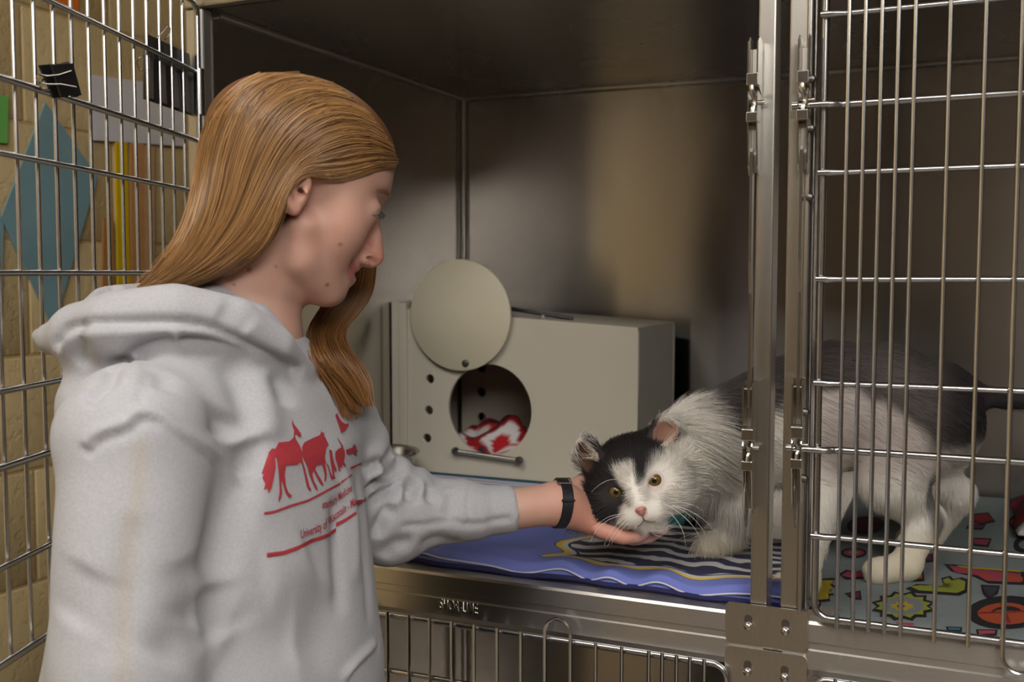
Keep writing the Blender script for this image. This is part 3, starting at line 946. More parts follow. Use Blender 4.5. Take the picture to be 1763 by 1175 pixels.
# steel bowl beside the den
bc = at(648, 800, Y=.375)
M['bowl'] = steel_mat('bowl_steel', (.5, .48, .45), .25, bump=0)
bowl = MB().lathe([(.045, 0), (.058, .004), (.068, .045), (.073, .048), (.074, .046), (.066, .043), (.056, .008), (.02, .006), (.0005, .006)], 40, 'z').build('food_bowl', M['bowl'], None, True, loc=(bc[0], .375, ZT + .003))
tag(bowl, 'small stainless bowl on the towel behind the sleeve', 'bowl')

# ------------------------------------------------------------------ blue bordered blanket with a wave print
def blanket_top(X, Y):
    """height of the blanket surface"""
    P = np.stack([X, Y, 0 * X], 1)
    return ZF + .026 + .004 * vnoise(P, 24, 21, 2) + .010 * np.exp(-((X + .50) / .06) ** 2 - ((Y - .06) / .04) ** 2)
BX0, BX1 = -.665, -.166
nx, ny = 300, 150
gx, gv = np.meshgrid(np.linspace(BX0, BX1, nx), np.linspace(0, 1, ny), indexing='ij')
X = gx.ravel(); vv = gv.ravel()
P1 = np.stack([X, 0 * X, 0 * X], 1)
wave = .005 * vnoise(P1, 46, 31, 2) + .003 * np.sin(X * 55)
s = .265 * vv ** 1.15                                  # distance from the hem along the cloth
roll = np.clip(s / .030, 0, 1)
Y = .026 + wave * (1 - np.clip(s / .10, 0, 1)) + np.where(s < .03, .010 * (1 - np.cos(roll * math.pi / 2)), .010 + (s - .03))
top = blanket_top(X, Y)
front = ZF + .0115 + (top - ZF - .0115) * np.sin(roll * math.pi / 2)
rip = .0065 * np.sin(X * 62 + 3 * np.sin(X * 17)) * np.clip(1 - s / .08, 0, 1) * np.clip(s / .012, 0, 1)
Z = front + rip
endf = np.clip((X - BX0) / .05, 0, 1); Z = ZF + .0115 + (Z - ZF - .0115) * (endf * (2 - endf))
i = np.arange(nx * ny).reshape(nx, ny)
Fq = np.stack([i[:-1, :-1], i[1:, :-1], i[1:, 1:], i[:-1, 1:]], -1).reshape(-1, 4)
BV = np.stack([X, Y, Z], 1)
me = fast_mesh('blanket', BV, Fq)
pat = np.zeros((len(X), 3)); pat[:, 0] = X - BX0; pat[:, 1] = s - .010 * np.sin(X * 33 + 1.0) * .55 - .004 * np.sin(X * 71); pat[:, 2] = (X + .472) * .7 + .01 * np.sin(s * 60)
set_cols(me, pat, 'Pat')
t = NT('wave_print_cotton')
at_ = t.n('ShaderNodeAttribute'); at_.attribute_name = 'Pat'
sp_ = t.n('ShaderNodeSeparateColor'); t.l(at_.outputs['Color'], sp_.inputs[0])
px_, py_, pl_ = sp_.outputs[0], sp_.outputs[1], sp_.outputs[2]
e = t.math('MINIMUM', t.math('SUBTRACT', py_, .054), pl_)
blue, navy, white, yel = lin(114, 125, 198), lin(52, 54, 76), lin(204, 200, 196), lin(222, 188, 78)
edge_c = t.ramp(t.math('MULTIPLY', t.math('ADD', e, .01), 20.0), [(0, blue), (.195, navy), (.22, yel), (.34, white), (.46, navy), (.52, white)], 'CONSTANT')
w1 = t.math('SINE', t.math('MULTIPLY', px_, 60.0))
w2 = t.math('SINE', t.math('ADD', t.math('MULTIPLY', px_, 97.0), t.math('MULTIPLY', py_, 40.0)))
nz = t.n('ShaderNodeTexNoise'); nz.inputs['Scale'].default_value = 16; nz.inputs['Detail'].default_value = 2
t.l(at_.outputs['Color'], nz.inputs['Vector'])
q = t.math('ADD', py_, t.math('ADD', t.math('MULTIPLY', w1, .005), t.math('ADD', t.math('MULTIPLY', w2, .0028), t.math('MULTIPLY', nz.outputs['Fac'], .045))))
fr = t.math('FRACT', t.math('MULTIPLY', q, 31.0))
stripe = t.ramp(fr, [(0, navy), (.50, white), (.93, lin(92, 100, 150))], 'CONSTANT')
inside = t.math('GREATER_THAN', e, .016)
t.l(t.mix(inside, edge_c, stripe), t.b.inputs['Base Color'])
t.set(Roughness=.9); t.bump(t.noise(700, 3), .25, .0006)
blanket = link('blanket', me, t.m)
sol = blanket.modifiers.new('thick', 'SOLIDIFY'); sol.thickness = .004; sol.offset = -1
tag(blanket, 'blue bordered blanket with a wave print on the cage floor', 'blanket')
hem = BV[i[:, 7]] + np.array([0, -.0020, .0])
MB().tube(hem[::2], .0012, 6).build('hem_stitch', flat_mat('white_stitch', (206, 206, 214), .8), blanket, True)
hem2 = BV[i[:, 0]] + np.array([0, -.0010, -.0005])
MB().tube(hem2[::2], .0035, 8).build('hem_lip', flat_mat('navy_backing', (40, 38, 84), .9), blanket, True)
blanket_bvh = bvh_of(BV, Fq)

# ------------------------------------------------------------------ grey doodle-print fleece behind the closed door
nx, ny = 150, 130
gx, gy = np.meshgrid(np.linspace(-.163, .600, nx), np.linspace(.014, .745, ny), indexing='ij')
P = np.stack([gx.ravel(), gy.ravel(), 0 * gx.ravel()], 1)
P[:, 2] = ZF + .0075 + .0025 * vnoise(P, 22, 41, 2)
ed = np.minimum.reduce([P[:, 0] + .163, .6 - P[:, 0], P[:, 1] - .014])
P[:, 2] -= .004 * np.exp(-ed / .006)
i = np.arange(nx * ny).reshape(nx, ny)
Fq = np.stack([i[:-1, :-1], i[1:, :-1], i[1:, 1:], i[:-1, 1:]], -1).reshape(-1, 4)
fleece = link('fleece_blanket', fast_mesh('fleece_blanket', P, Fq), flat_mat('grey_fleece', (128, 136, 136), .95, .05, 60, .3, 800))
sol = fleece.modifiers.new('thick', 'SOLIDIFY'); sol.thickness = .003; sol.offset = -1
tag(fleece, 'grey fleece printed with coloured doodles behind the closed door', 'blanket')
fleece_bvh = bvh_of(P, Fq)
def doodle_point(u, v, lift):
    p = at(u, v, Z=ZF + .0075)
    h = fleece_bvh.ray_cast(Vector((p[0], p[1], 2)), Vector((0, 0, -1)))
    if h[0] is None: return None
    q = np.array(h[0]); q[2] += lift
    return q
ink, pink, red_, yel_, ora, tealc, purp, lime = (24, 22, 28), (186, 74, 98), (160, 30, 40), (200, 176, 44), (196, 84, 40), (66, 120, 136), (120, 40, 84), (164, 170, 60)
def oval(cx, cy, rx, ry, n=22, a0=0, sk=0): return [(cx + rx * math.cos(t) + sk * ry * math.sin(t), cy + ry * math.sin(t)) for t in np.linspace(a0, a0 + 2 * math.pi, n, endpoint=False)]
def crown(cx, cy, rx, ry, n, k=.72): return [(cx + rx * (1 if j % 2 else k) * math.cos(2 * math.pi * j / (2 * n)), cy + ry * (1 if j % 2 else k) * math.sin(2 * math.pi * j / (2 * n))) for j in range(2 * n)]
DOOD = [([(1400, 995), (1437, 996), (1430, 1004), (1437, 1010), (1428, 1015), (1435, 1022), (1424, 1024), (1428, 1033), (1404, 1036)], yel_),
        ([(1404, 966), (1413, 967), (1424, 985), (1420, 992), (1408, 984)], tealc),
        (oval(1470, 955, 20, 8), pink), (oval(1470, 955, 11, 4), (150, 150, 150)),
        ([(1404, 930), (1440, 932), (1434, 944), (1424, 950), (1408, 946)], ora),
        ([(1446, 990), (1458, 984), (1474, 988), (1486, 984), (1488, 996), (1472, 996), (1458, 996)], pink),
        ([(1456, 1022), (1480, 1018), (1482, 1032), (1468, 1030)], purp),
        (crown(1555, 1046, 54, 25, 12, .80), lime), (oval(1555, 1046, 40, 18), (140, 146, 148)), (crown(1553, 1047, 26, 11, 8, .7), yel_), (oval(1551, 1047, 9, 4), purp),
        ([(1562, 1014), (1580, 1010), (1610, 1014), (1640, 1016), (1648, 1008), (1632, 1008), (1622, 1000), (1634, 996), (1640, 1001), (1654, 998), (1666, 1002), (1664, 1018), (1650, 1024), (1600, 1022), (1578, 1021)], lime),
        ([(1572, 988), (1588, 986), (1590, 1002), (1574, 1003)], ora),
        ([(1628, 976), (1763, 990), (1763, 1008), (1700, 1004), (1680, 994), (1640, 988)], pink), ([(1670, 984), (1700, 988), (1712, 1002), (1690, 998)], ora), ([(1720, 992), (1763, 996), (1763, 1006), (1735, 1004)], ora), ([(1640, 976), (1763, 986), (1763, 990), (1650, 980)], yel_),
        (oval(1732, 1056, 64, 28), ink), (oval(1734, 1057, 56, 24), ora), ([(1720, 1036), (1727, 1036), (1742, 1078), (1735, 1078)], red_), ([(1680, 1056), (1786, 1050), (1786, 1053), (1680, 1060)], red_),
        ([(1540, 1074), (1576, 1076), (1574, 1081), (1542, 1080)], pink), ([(1630, 1083), (1655, 1084), (1654, 1089), (1632, 1088)], tealc), ([(1682, 1088), (1716, 1089), (1714, 1096), (1684, 1096)], pink),
        ([(1676, 888), (1700, 886), (1712, 898), (1690, 904), (1670, 899)], red_), (oval(1760, 900, 22, 12), ora), ([(1670, 906), (1696, 906), (1690, 913), (1664, 912)], purp), ([(1674, 930), (1706, 930), (1700, 942), (1676, 940)], pink), (oval(1765, 938, 18, 12), ink), (oval(1766, 938, 14, 9), (140, 140, 140)),
        (oval(1474, 880, 26, 10), red_), (oval(1460, 842, 18, 6), lime), ([(1484, 896), (1512, 896), (1508, 908), (1486, 906)], red_), ([(1500, 862), (1530, 862), (1524, 870), (1500, 870)], tealc), (oval(1490, 905, 30, 12), purp),
        ([(1590, 960), (1604, 958), (1606, 970), (1594, 972)], purp), ([(1692, 852), (1722, 850), (1724, 858), (1694, 862)], ink), (oval(1706, 852, 15, 8), (200, 200, 200)), (oval(1704, 852, 10, 6), ink),
        ([(1690, 1010), (1720, 1012), (1716, 1022), (1704, 1030), (1694, 1022)], (60, 60, 64)), (oval(1400, 1040, 12, 8), (196, 196, 196))]
V, Fc, Cc, nv = [], [], [], 0
for k, (poly, col) in enumerate(DOOD):
    c = np.mean(np.array(poly), 0)
    for grow, cc, lift in ((1.0, ink, .0006), (None, col, .0010)):
        base = np.array(poly, float)
        if grow is None: base = c + (base - c) * .93 - np.sign(base - c) * .8
        else: base = c + (base - c) * 1.02 + np.sign(base - c) * 1.4
        # refine the outline, then a fan of two rings
        dense = np.concatenate([base + (np.roll(base, -1, 0) - base) * f for f in (0, .5)], 1).reshape(-1, 2)
        rings = [c + (dense - c) * f for f in (1.0, .55)]
        pts = [doodle_point(u, v, lift + .00002 * k) for rg in rings for u, v in rg] + [doodle_point(*c, lift + .00002 * k)]
        if any(p is None for p in pts): continue
        n = len(dense)
        V += pts; Cc += [tuple(.72 * x for x in lin(*cc)[:3])] * len(pts)
        for j in range(n):
            jn = (j + 1) % n
            Fc += [(nv + j, nv + jn, nv + n + jn, nv + n + j), (nv + n + j, nv + n + jn, nv + 2 * n)]
        nv += len(pts)
me = mesh_of('printed_doodles', V, Fc, True)
set_cols(me, np.array(Cc))
link('printed_doodles', me, color_attr_mat('doodle_ink', rough=.95), fleece)['kind'] = 'stuff'
# a yellow-green toy behind the hind leg
ty = at(1630, 828, Y=.42)
toy = MB().lathe([(.0005, -.02), (.012, -.016), (.019, -.006), (.02, .0), (.019, .006), (.012, .016), (.0005, .02)], 20, 'z', (0, 0, 0)).build('cat_toy', flat_mat('lime_felt', (186, 186, 30), .9, .05), None, True, loc=(ty[0], .42, ty[2] - .004))
tag(toy, 'small lime green ball behind the cat\'s hind leg', 'cat toy')
# ------------------------------------------------------------------ the cat
cat_root = empty('cat', (-.16, .2, ZF + .03))
tag(cat_root, 'black and white long-haired cat resting its chin on the hand', 'cat')
HC = at(1097, 830, Y=.055)
toc = unit(CAM - HC)
side0 = unit(np.cross(toc, [0, 0, 1.0])) * -1
side0 = side0 if side0 @ _r > 0 else -side0
up0 = np.cross(toc, side0); up0 = up0 if up0[2] > 0 else -up0
ro = math.radians(19)
er = math.cos(ro) * side0 + math.sin(ro) * up0
eu = -math.sin(ro) * side0 + math.cos(ro) * up0
pd = math.radians(14)                                   # nose down
en = math.cos(pd) * toc - math.sin(pd) * eu
eu = math.cos(pd) * eu + math.sin(pd) * toc
en = unit(en - .10 * er); er = unit(er - en * (er @ en)); eu = np.cross(en, er); eu = eu if eu[2] > 0 else -eu
HR = np.stack([er, eu, en], 1)
def ch(a, b, c): return HC + er * a + eu * b + en * c
c_ops = []
A = lambda f, k=.02, s='+': c_ops.append((s, f, k))
# trunk: rump, loin, ribs, shoulders, neck
trunk = [at(1588, 712, Y=.30), at(1520, 695, Y=.285), at(1440, 700, Y=.265), at(1360, 722, Y=.24), at(1290, 752, Y=.215)]
A(chain(trunk, [.068, .078, .083, .078, .066]))
A(chain([at(1290, 748, Y=.21), at(1215, 765, Y=.165), at(1160, 790, Y=.125), HC - en * .02], [.064, .056, .046, .040]), .03)
A(ell(at(1215, 800, Y=.17), (.05, .05, .05)), .03)
# reaching foreleg and the second foreleg stepping back
pw1 = at(1240, 938, Z=1.112); pw1[2] = 1.112
A(chain([at(1275, 800, Y=.18), at(1268, 868, Y=.16), pw1 + np.array([.012, .012, .012])], [.040, .026, .017]), .02)
A(chain([pw1 + np.array([.012, .012, .006]), pw1 + np.array([-.012, -.012, -.001])], [.017, .0165]), .01)
fl2 = at(1386, 1002, Z=ZF + .022)
A(chain([at(1385, 800, Y=.22), at(1420, 850, Y=.19), at(1402, 925, Y=.14), fl2], [.038, .023, .016, .015]), .02)
A(chain([fl2, fl2 + np.array([-.022, -.014, -.003])], [.016, .015]), .01)
# near hind leg: thigh, knee forward, hock back, foot
hp = at(1535, 978, Z=ZF + .024)
kn, hk = at(1535, 832, Y=.225), at(1592, 892, Y=.25)
A(chain([at(1580, 735, Y=.262), kn], [.062, .036]), .025)
A(chain([kn, hk], [.034, .021]), .015)
A(chain([hk, hp + np.array([.016, .012, .004])], [.020, .017]), .012)
A(chain([hp + np.array([.016, .012, 0]), hp + np.array([-.016, -.012, -.003])], [.017, .0165]), .01)
# far hind leg, hock set back
hk2, hp2 = at(1645, 850, Y=.345), at(1605, 925, Z=ZF + .024)
A(chain([at(1610, 740, Y=.32), at(1600, 815, Y=.33)], [.055, .034]), .025)
A(chain([at(1600, 815, Y=.33), hk2], [.032, .023]), .012)
A(chain([hk2, hp2, hp2 + np.array([-.03, -.012, -.003])], [.022, .016, .016]), .012)
# tail held out level
A(chain([at(1628, 655, Y=.31), at(1690, 682, Y=.33), at(1750, 690, Y=.35), at(1830, 684, Y=.36), at(1880, 690, Y=.34)], [.020, .014, .012, .011, .008]), .02)
# head
A(ell(ch(-.002, .006, -.006), (.052, .047, .048), HR), .025)
for sx in (-1, 1):
    A(ball(ch(.026 * sx - (.015 if sx < 0 else -.004), -.014 + (.003 if sx < 0 else 0), .002 + (.008 if sx < 0 else 0)), .0285), .015)
    A(ball(ch(.0115 * sx, -.0255, .046), .0140), .007)
A(cone(ch(0, .012, .036), ch(0, -.012, .054), .014, .0095), .012)
A(ell(ch(0, -.024, .045), (.015, .012, .016), HR), .008)
A(ell(ch(0, -.041, .034), (.016, .012, .016), HR), .008)
EYE = []
_g = field(list(c_ops))
for lx_, ly_ in ((-.0235, .004), (.0225, .004)):
    tz = np.linspace(.02, .07, 120); vals = _g(np.array([ch(lx_, ly_, z) for z in tz], np.float32))
    zs_ = tz[np.argmax(vals > 0)]
    EYE.append(ch(lx_, ly_, zs_ - .0085))                 # eyeball just under the surface
    sl = .16 * (1 if lx_ > 0 else -1)
    Re = np.stack([unit(er + eu * sl), unit(eu - er * sl), en], 1)
    A(ell(ch(lx_, ly_ - .0005, zs_), (.0090, .0043, .0075), Re), .0025, '-')
# ears: shallow cups
def ear(base, tip, w, nrm, cup):
    ax = unit(tip - base); nrm = unit(nrm - ax * (nrm @ ax)); lat = np.cross(ax, nrm)
    R = np.stack([lat, ax, nrm], 1); L = np.linalg.norm(tip - base)
    g0 = ell(base + ax * L * .38, (w, L * .66, .0085), R)
    g1 = ell(base + ax * L * .40 + nrm * cup, (w * .78, L * .52, .0075), R)
    return g0, g1
ears = [ear(ch(-.042, .030, .002), at(1001, 754, d=(HC - CAM) @ _f - .0), .0225, .75 * en - .55 * er, .0075),
        ear(ch(.036, .036, -.006), at(1161, 723, d=(HC - CAM) @ _f + .012), .0195, .8 * en + .35 * er, .0075)]
for g0, g1 in ears:
    A(g0, .006); A(g1, .003, '-')
fn = field(c_ops)
allp = np.array(trunk + [pw1, fl2, hp, at(1905, 690, Y=.35), HC])
V, Fq = surface(fn, allp.min(0) - .10, allp.max(0) + .12, .0033)
V = relax(V, Fq, 2, .4)
N = normals(V, Fq)
def cat_colour(P, Nn):
    """coat markings as a function of the place on the body"""
    L = (P - HC) @ HR                                    # head frame: right, up, nose
    nz = vnoise(P, 95, 51, 3); nz2 = vnoise(P, 30, 52, 2)
    head = sm(np.linalg.norm(L * np.array([1, 1, .9]), axis=1), .088, .070)
    white = np.array(lin(240, 233, 223)[:3]); cream = np.array(lin(236, 222, 190)[:3]); blk = np.array(lin(44, 39, 39)[:3]); grey = np.array(lin(92, 84, 82)[:3]); shaved = np.array(lin(190, 176, 170)[:3])
    col = np.tile(white, (len(P), 1))
    # saddle along the back: by height above the trunk axis
    T = np.array(trunk)
    d, tt = dist_poly(P, T)
    seg = np.clip(tt * 4, 0, 3.999); i0 = seg.astype(int); fr_ = (seg - i0)[:, None]
    ax = T[i0] * (1 - fr_) + T[i0 + 1] * fr_
    hgt = P[:, 2] - ax[:, 2]
    lim = np.interp(tt, [0, .3, .6, .75, .86, .93, 1.0], [-.03, .012, .03, .034, .020, .030, .050])
    back = sm(hgt + .010 * nz + .012 * nz2, lim - .010, lim + .014) * (1 - head)
    # the saddle stops on the withers
    body = (P[:, 0] > at(1150, 700, Y=.16)[0])
    wv = at(1190, 700, Y=.18)
    back *= sm(P[:, 0] + .008 * nz, wv[0] - .012, wv[0] + .012)
    s1, s2 = at(1183, 650, Y=.15), at(1292, 775, Y=.15)          # dark shoulder patch
    nx_, nz_ = -(s2 - s1)[2], (s2 - s1)[0]; nl_ = math.hypot(nx_, nz_)
    sd = ((P[:, 0] - s1[0]) * nx_ + (P[:, 2] - s1[2]) * nz_) / nl_
    patch = sm(sd + .006 * nz + .004 * nz2, -.004, .010) * sm(P[:, 0], at(1322, 700, Y=.2)[0], at(1290, 700, Y=.2)[0]) * (1 - head)
    back = np.maximum(back, patch)
    low = sm(P[:, 2], ZF + .15, ZF + .11)
    flank = sm(P[:, 0], at(1380, 700, Y=.2)[0], at(1440, 700, Y=.2)[0]) * (1 - low)
    col = col * (1 - flank[:, None] * .8) + shaved * flank[:, None] * .8
    col = col * (1 - back[:, None]) + (grey * (.75 + .25 * nz2[:, None])) * back[:, None]
    rump = sm(P[:, 0], at(1600, 700, Y=.28)[0], at(1650, 700, Y=.3)[0]) * sm(P[:, 2], ZF + .16, ZF + .19)
    col = col * (1 - rump[:, None]) + blk * 1.3 * rump[:, None]
    # dark streak behind the knee of the near hind leg
    dk, _ = dist_poly(P, [at(1590, 800, Y=.23), at(1600, 860, Y=.235), at(1612, 915, Y=.24)])
    st_ = sm(dk + .006 * nz, .022, .010) * (P[:, 1] < .30)
    col = col * (1 - st_[:, None] * .8) + blk * 1.5 * st_[:, None] * .8
    # paws turn cream
    pw = sm(P[:, 2] + .008 * nz, ZF + .075, ZF + .03) * (1 - head)
    col = col * (1 - .7 * pw[:, None]) + cream * .7 * pw[:, None]
    # head: black cap over the ears and the whole cheek on the hand side, white blaze and the other cheek
    cap = sm(L[:, 1] + .006 * nz - .20 * np.abs(L[:, 0] - .004), .0135, .0215)
    blaze = sm(np.abs(L[:, 0] + .004 - .15 * np.minimum(0, L[:, 1])) + .004 * nz, .014, .009) * sm(L[:, 1], .034, .024)
    cheek = sm(-(L[:, 0] + .0135 - .25 * np.maximum(0, -L[:, 1] - .018)) + .004 * nz, -.003, .004) * sm(L[:, 1] + .3 * (L[:, 0] + .03), -.034, -.022)
    muzzle = sm(np.linalg.norm((L - np.array([-.004, -.030, .046])) * np.array([.9, 1, .8]), axis=1), .027, .021)
    dark = np.maximum(cap * (1 - blaze * sm(L[:, 1], .036, .026)), cheek * (1 - muzzle)) * head
    dark *= 1 - .0 * blaze
    col = col * (1 - dark[:, None]) + blk * dark[:, None]
    cr = head * (1 - dark) * sm(nz2, -.2, .8) * .55
    col = col * (1 - cr[:, None]) + cream * cr[:, None]
    nose = sm(np.linalg.norm(L - np.array([0, -.0185, .0595]), axis=1), .0085, .0055)
    col = col * (1 - nose[:, None]) + np.array(lin(196, 140, 130)[:3]) * nose[:, None]
    for e in EYE:
        rim = sm(np.linalg.norm(P - (e + en * .004), axis=1), .0135, .0105) * (1 - dark)
        col = col * (1 - .4 * rim[:, None]) + np.array(lin(196, 140, 140)[:3]) * .4 * rim[:, None]
    # inside of the ears
    inner = np.zeros(len(P))
    for k, (g0, g1) in enumerate(ears):
        e_in = sm(g1(P.astype(np.float32)), .0025, .0005)
        inner = np.maximum(inner, e_in)
    col = col * (1 - inner[:, None]) + (np.array(lin(150, 110, 92)[:3]) * (.35 + .65 * sm(L[:, 0], -.02, .02))[:, None]) * inner[:, None]
    return col, dark, head, inner
col, dark, headw, inner = cat_colour(V, N)
me = fast_mesh('cat_body', V, Fq)
set_cols(me, col)
cb = child_of(cat_root, link('body', me, color_attr_mat('cat_coat', rough=.9, bump=.3, bscale=350)))
# eyes
for k, e in enumerate(EYE):
    eye_obj(e, .0092, unit(en + .05 * eu), cat_root, lin(112, 90, 46)[:3], pup=.36)
# fur
tri_a = np.linalg.norm(np.cross(V[Fq[:, 1]] - V[Fq[:, 0]], V[Fq[:, 3]] - V[Fq[:, 0]]), axis=1)
facing = 1.0
def sample(nh, wv):
    p = tri_a * wv; p = p / p.sum()
    f = rng.choice(len(Fq), nh, p=p)
    a, b = rng.random(nh)[:, None], rng.random(nh)[:, None]
    q = Fq[f]
    P = (V[q[:, 0]] * (1 - a) + V[q[:, 1]] * a) * (1 - b) + (V[q[:, 3]] * (1 - a) + V[q[:, 2]] * a) * b
    Nn = N[q[:, 0]]
    return P, Nn
fcen = V[Fq].mean(1)
wf = np.where(headw[Fq[:, 0]] > .3, 5.0, 1.0) * (((CAM - fcen) * N[Fq[:, 0]]).sum(1) > -.25)
P, Nn = sample(52000, wf + .03)
cc, dk, hd, inn = cat_colour(P, Nn)
L = (P - HC) @ HR
T0, T1 = np.array(trunk[0]), np.array(trunk[-1])
flow = np.tile(unit(T0 - T1 + np.array([0, 0, -.12])), (len(P), 1))           # body hair lies towards the tail
cheekdir = (er[None] * np.sign(L[:, :1]) * 1.0 - eu * .25 - en * .55)
updir = eu[None] * .9 - en[None] * .7 + er[None] * np.clip(L[:, :1] * 12, -.5, .5)
hw = sm(L[:, 1], .0, .02)[:, None]
fh = cheekdir * (1 - hw) + updir * hw
muz = sm(np.linalg.norm(L - np.array([0, -.028, .050]), axis=1), .03, .016)[:, None]
fh = fh * (1 - muz) + (er[None] * np.sign(L[:, :1]) * .8 - eu * .5 - en * .3) * muz
flow = np.where(hd[:, None] > .5, fh, flow)
flow[(P[:, 2] < ZF + .12) & (hd < .5) & (P[:, 0] > pw1[0] - .06)] = np.array([0.05, 0.02, -1.0])
pawm = (P[:, 2] < ZF + .055) & (hd < .3)
flow = flow / (np.linalg.norm(flow, axis=1)[:, None] + 1e-9)
lift = .42 + .2 * rng.random(len(P))
dirv = flow - Nn * (flow * Nn).sum(1)[:, None]
dirv = dirv / (np.linalg.norm(dirv, axis=1)[:, None] + 1e-9)
d0 = dirv * .8 + Nn * lift[:, None] + rng.normal(size=P.shape) * .16
d0 /= np.linalg.norm(d0, axis=1)[:, None]
ruff = sm(np.linalg.norm(P - HC, axis=1), .050, .075) * sm(np.linalg.norm(P - HC, axis=1), .17, .11)
leng = np.where(hd > .5, .0115, .0145) * (.6 + .8 * rng.random(len(P)))
leng *= 1 + 1.0 * ruff
leng *= 1 + .35 * sm(-L[:, 0], .020, .036) * sm(L[:, 1], .020, .0) * (hd > .5)
eye_d = np.minimum.reduce([np.sqrt((((P - e) @ HR * np.array([.8, 1.25, .2])) ** 2).sum(1)) for e in EYE])
leng *= sm(eye_d, .009, .024) * .85 + .15
leng *= 1 - .72 * muz[:, 0]
leng[pawm] *= .55
leng *= np.where(inn > .3, .5, 1)
shv = sm(P[:, 0], at(1380, 700, Y=.2)[0], at(1440, 700, Y=.2)[0]) * (hd < .3)
leng *= 1 - .45 * shv
earw = np.min([g0(P.astype(np.float32)) for g0, g1 in ears], 0)
leng *= np.where((earw < .003) & (L[:, 1] > .03), .42, 1)
nosed = np.linalg.norm((L - np.array([0, -.0175, .060])) * np.array([.8, 1, .6]), axis=1)
leng *= .35 + .65 * sm(nosed, .008, .022)
keep = ~((L[:, 0] < -.018) & (L[:, 1] < -.030) & (hd > .2)) & (nosed > .0062) & (eye_d > .0088) & ~((inn > .5) & (rng.random(len(P)) > .12)) & (np.linalg.norm(L - np.array([0, -.0185, .0595]), axis=1) > .0065)
P, Nn, dirv, d0, leng, cc = P[keep], Nn[keep], dirv[keep], d0[keep], leng[keep], cc[keep]
K = 5
tp = np.linspace(0, 1, K)[None, :, None]
S = P[:, None] - Nn[:, None] * .0012 + d0[:, None] * leng[:, None, None] * tp + (dirv * .5 - Nn * .35 + np.array([0, 0, -.18]))[:, None] * leng[:, None, None] * tp ** 2
cc = cc * (0.85 + .3 * rng.random((len(P), 1)))
M['fur'] = hair_mat('cat_fur', .5, .3)
fur = hair_object('fur', S, .00028, cc, M['fur'], None, .15); child_of(cat_root, fur)
fur['kind'] = 'stuff'
# whiskers and ear tufts
wk = []
def whisk(p, q, r_): wk.append(np.stack([(1 - t) ** 2 * p + 2 * t * (1 - t) * q + t * t * r_ for t in np.linspace(0, 1, 12)]))
base_d = (HC - CAM) @ _f - .055
W = lambda u, v, d=0: at(u, v, d=base_d + d)
for a, b, c in (((1154, 866), (1190, 862), (1212, 882)), ((1158, 872), (1200, 885), (1222, 935)), ((1154, 874), (1196, 896), (1216, 948)), ((1148, 879), (1180, 905), (1180, 940)), ((1156, 870), (1206, 880), (1232, 918)),
                ((1072, 888), (1028, 895), (1016, 936)), ((1078, 892), (1052, 905), (1040, 940)), ((1082, 893), (1060, 910), (1046, 942)), ((1072, 886), (1040, 886), (1024, 912)), ((1086, 895), (1064, 918), (1052, 938))):
    p = cast(bvh_of(V, Fq), *a) if False else W(*a)
    whisk(W(*a, .012), W(*b, -.012), W(*c, -.005))
for a, b, c in (((1062, 826), (1040, 824), (1018, 848)), ((1140, 812), (1160, 800), (1172, 806))):
    whisk(W(*a, .01), W(*b, -.005), W(*c, .005))
wh_o = hair_object('whiskers', np.array(wk), .00028, np.tile(np.array(lin(225, 220, 214)[:3]), (len(wk), 1)), M['fur'], None, .3); child_of(cat_root, wh_o)
tf = []
dh = (HC - CAM) @ _f
for k in range(70):
    j = rng.normal(size=2) * 3
    if k < 38:
        a = (1036 + rng.uniform(-6, 4) + j[0] * .4, 792 + rng.uniform(-10, 6)); e_ = (1004 + rng.uniform(-6, 12), 768 + rng.uniform(-6, 26))
        p0, p1 = at(*a, d=dh - .012), at(*e_, d=dh - .014)
    else:
        a = (1140 + rng.uniform(-6, 8), 772 + rng.uniform(-6, 8)); e_ = (1168 + rng.uniform(-8, 8), 752 + rng.uniform(-16, 14))
        p0, p1 = at(*a, d=dh - .016), at(*e_, d=dh - .012)
    m_ = (p0 + p1) / 2 + np.array([0, -.003, .003])
    tf.append(np.stack([(1 - t) ** 2 * p0 + 2 * t * (1 - t) * m_ + t * t * p1 for t in np.linspace(0, 1, 6)]))
to = hair_object('ear_tufts', np.array(tf), .00022, np.tile(np.array(lin(206, 192, 176)[:3]), (len(tf), 1)), M['fur'], None, .2); child_of(cat_root, to)
to['kind'] = 'stuff'
# nose leather and mouth line
nops = [('+', ell(ch(0, -.0165, .0600), (.0072, .0044, .0058), HR), 0), ('+', ell(ch(0, -.0205, .0605), (.0034, .0036, .0045), HR), .003)]
for sx in (-1, 1): nops.append(('-', ell(ch(.0040 * sx, -.0178, .0662), (.0018, .0011, .003), HR), .001))
NV, NF = surface(field(nops), ch(0, -.018, .061) - .014, ch(0, -.018, .061) + .014, .0008)
child_of(cat_root, link('nose', fast_mesh('nose', NV, NF), flat_mat('nose_leather', (186, 128, 118), .45, .05, 200)))
cbv = bvh_of(V, Fq)
def on_face(a, b):
    h = cbv.ray_cast(Vector(ch(a, b, .12)), Vector(-en))
    return np.array(h[0]) + en * .0012 if h[0] is not None else ch(a, b, .05)
for sx in (-1, 1):
    mp_ = [on_face(0, -.0235), on_face(0, -.0285), on_face(.003 * sx, -.0318), on_face(.007 * sx, -.0345), on_face(.011 * sx, -.0355)]
    child_of(cat_root, MB().tube(arc_pts(mp_, 4), .0006, 6).build('mouth_line', flat_mat('mouth_dark', (132, 100, 94), .6), None, True))
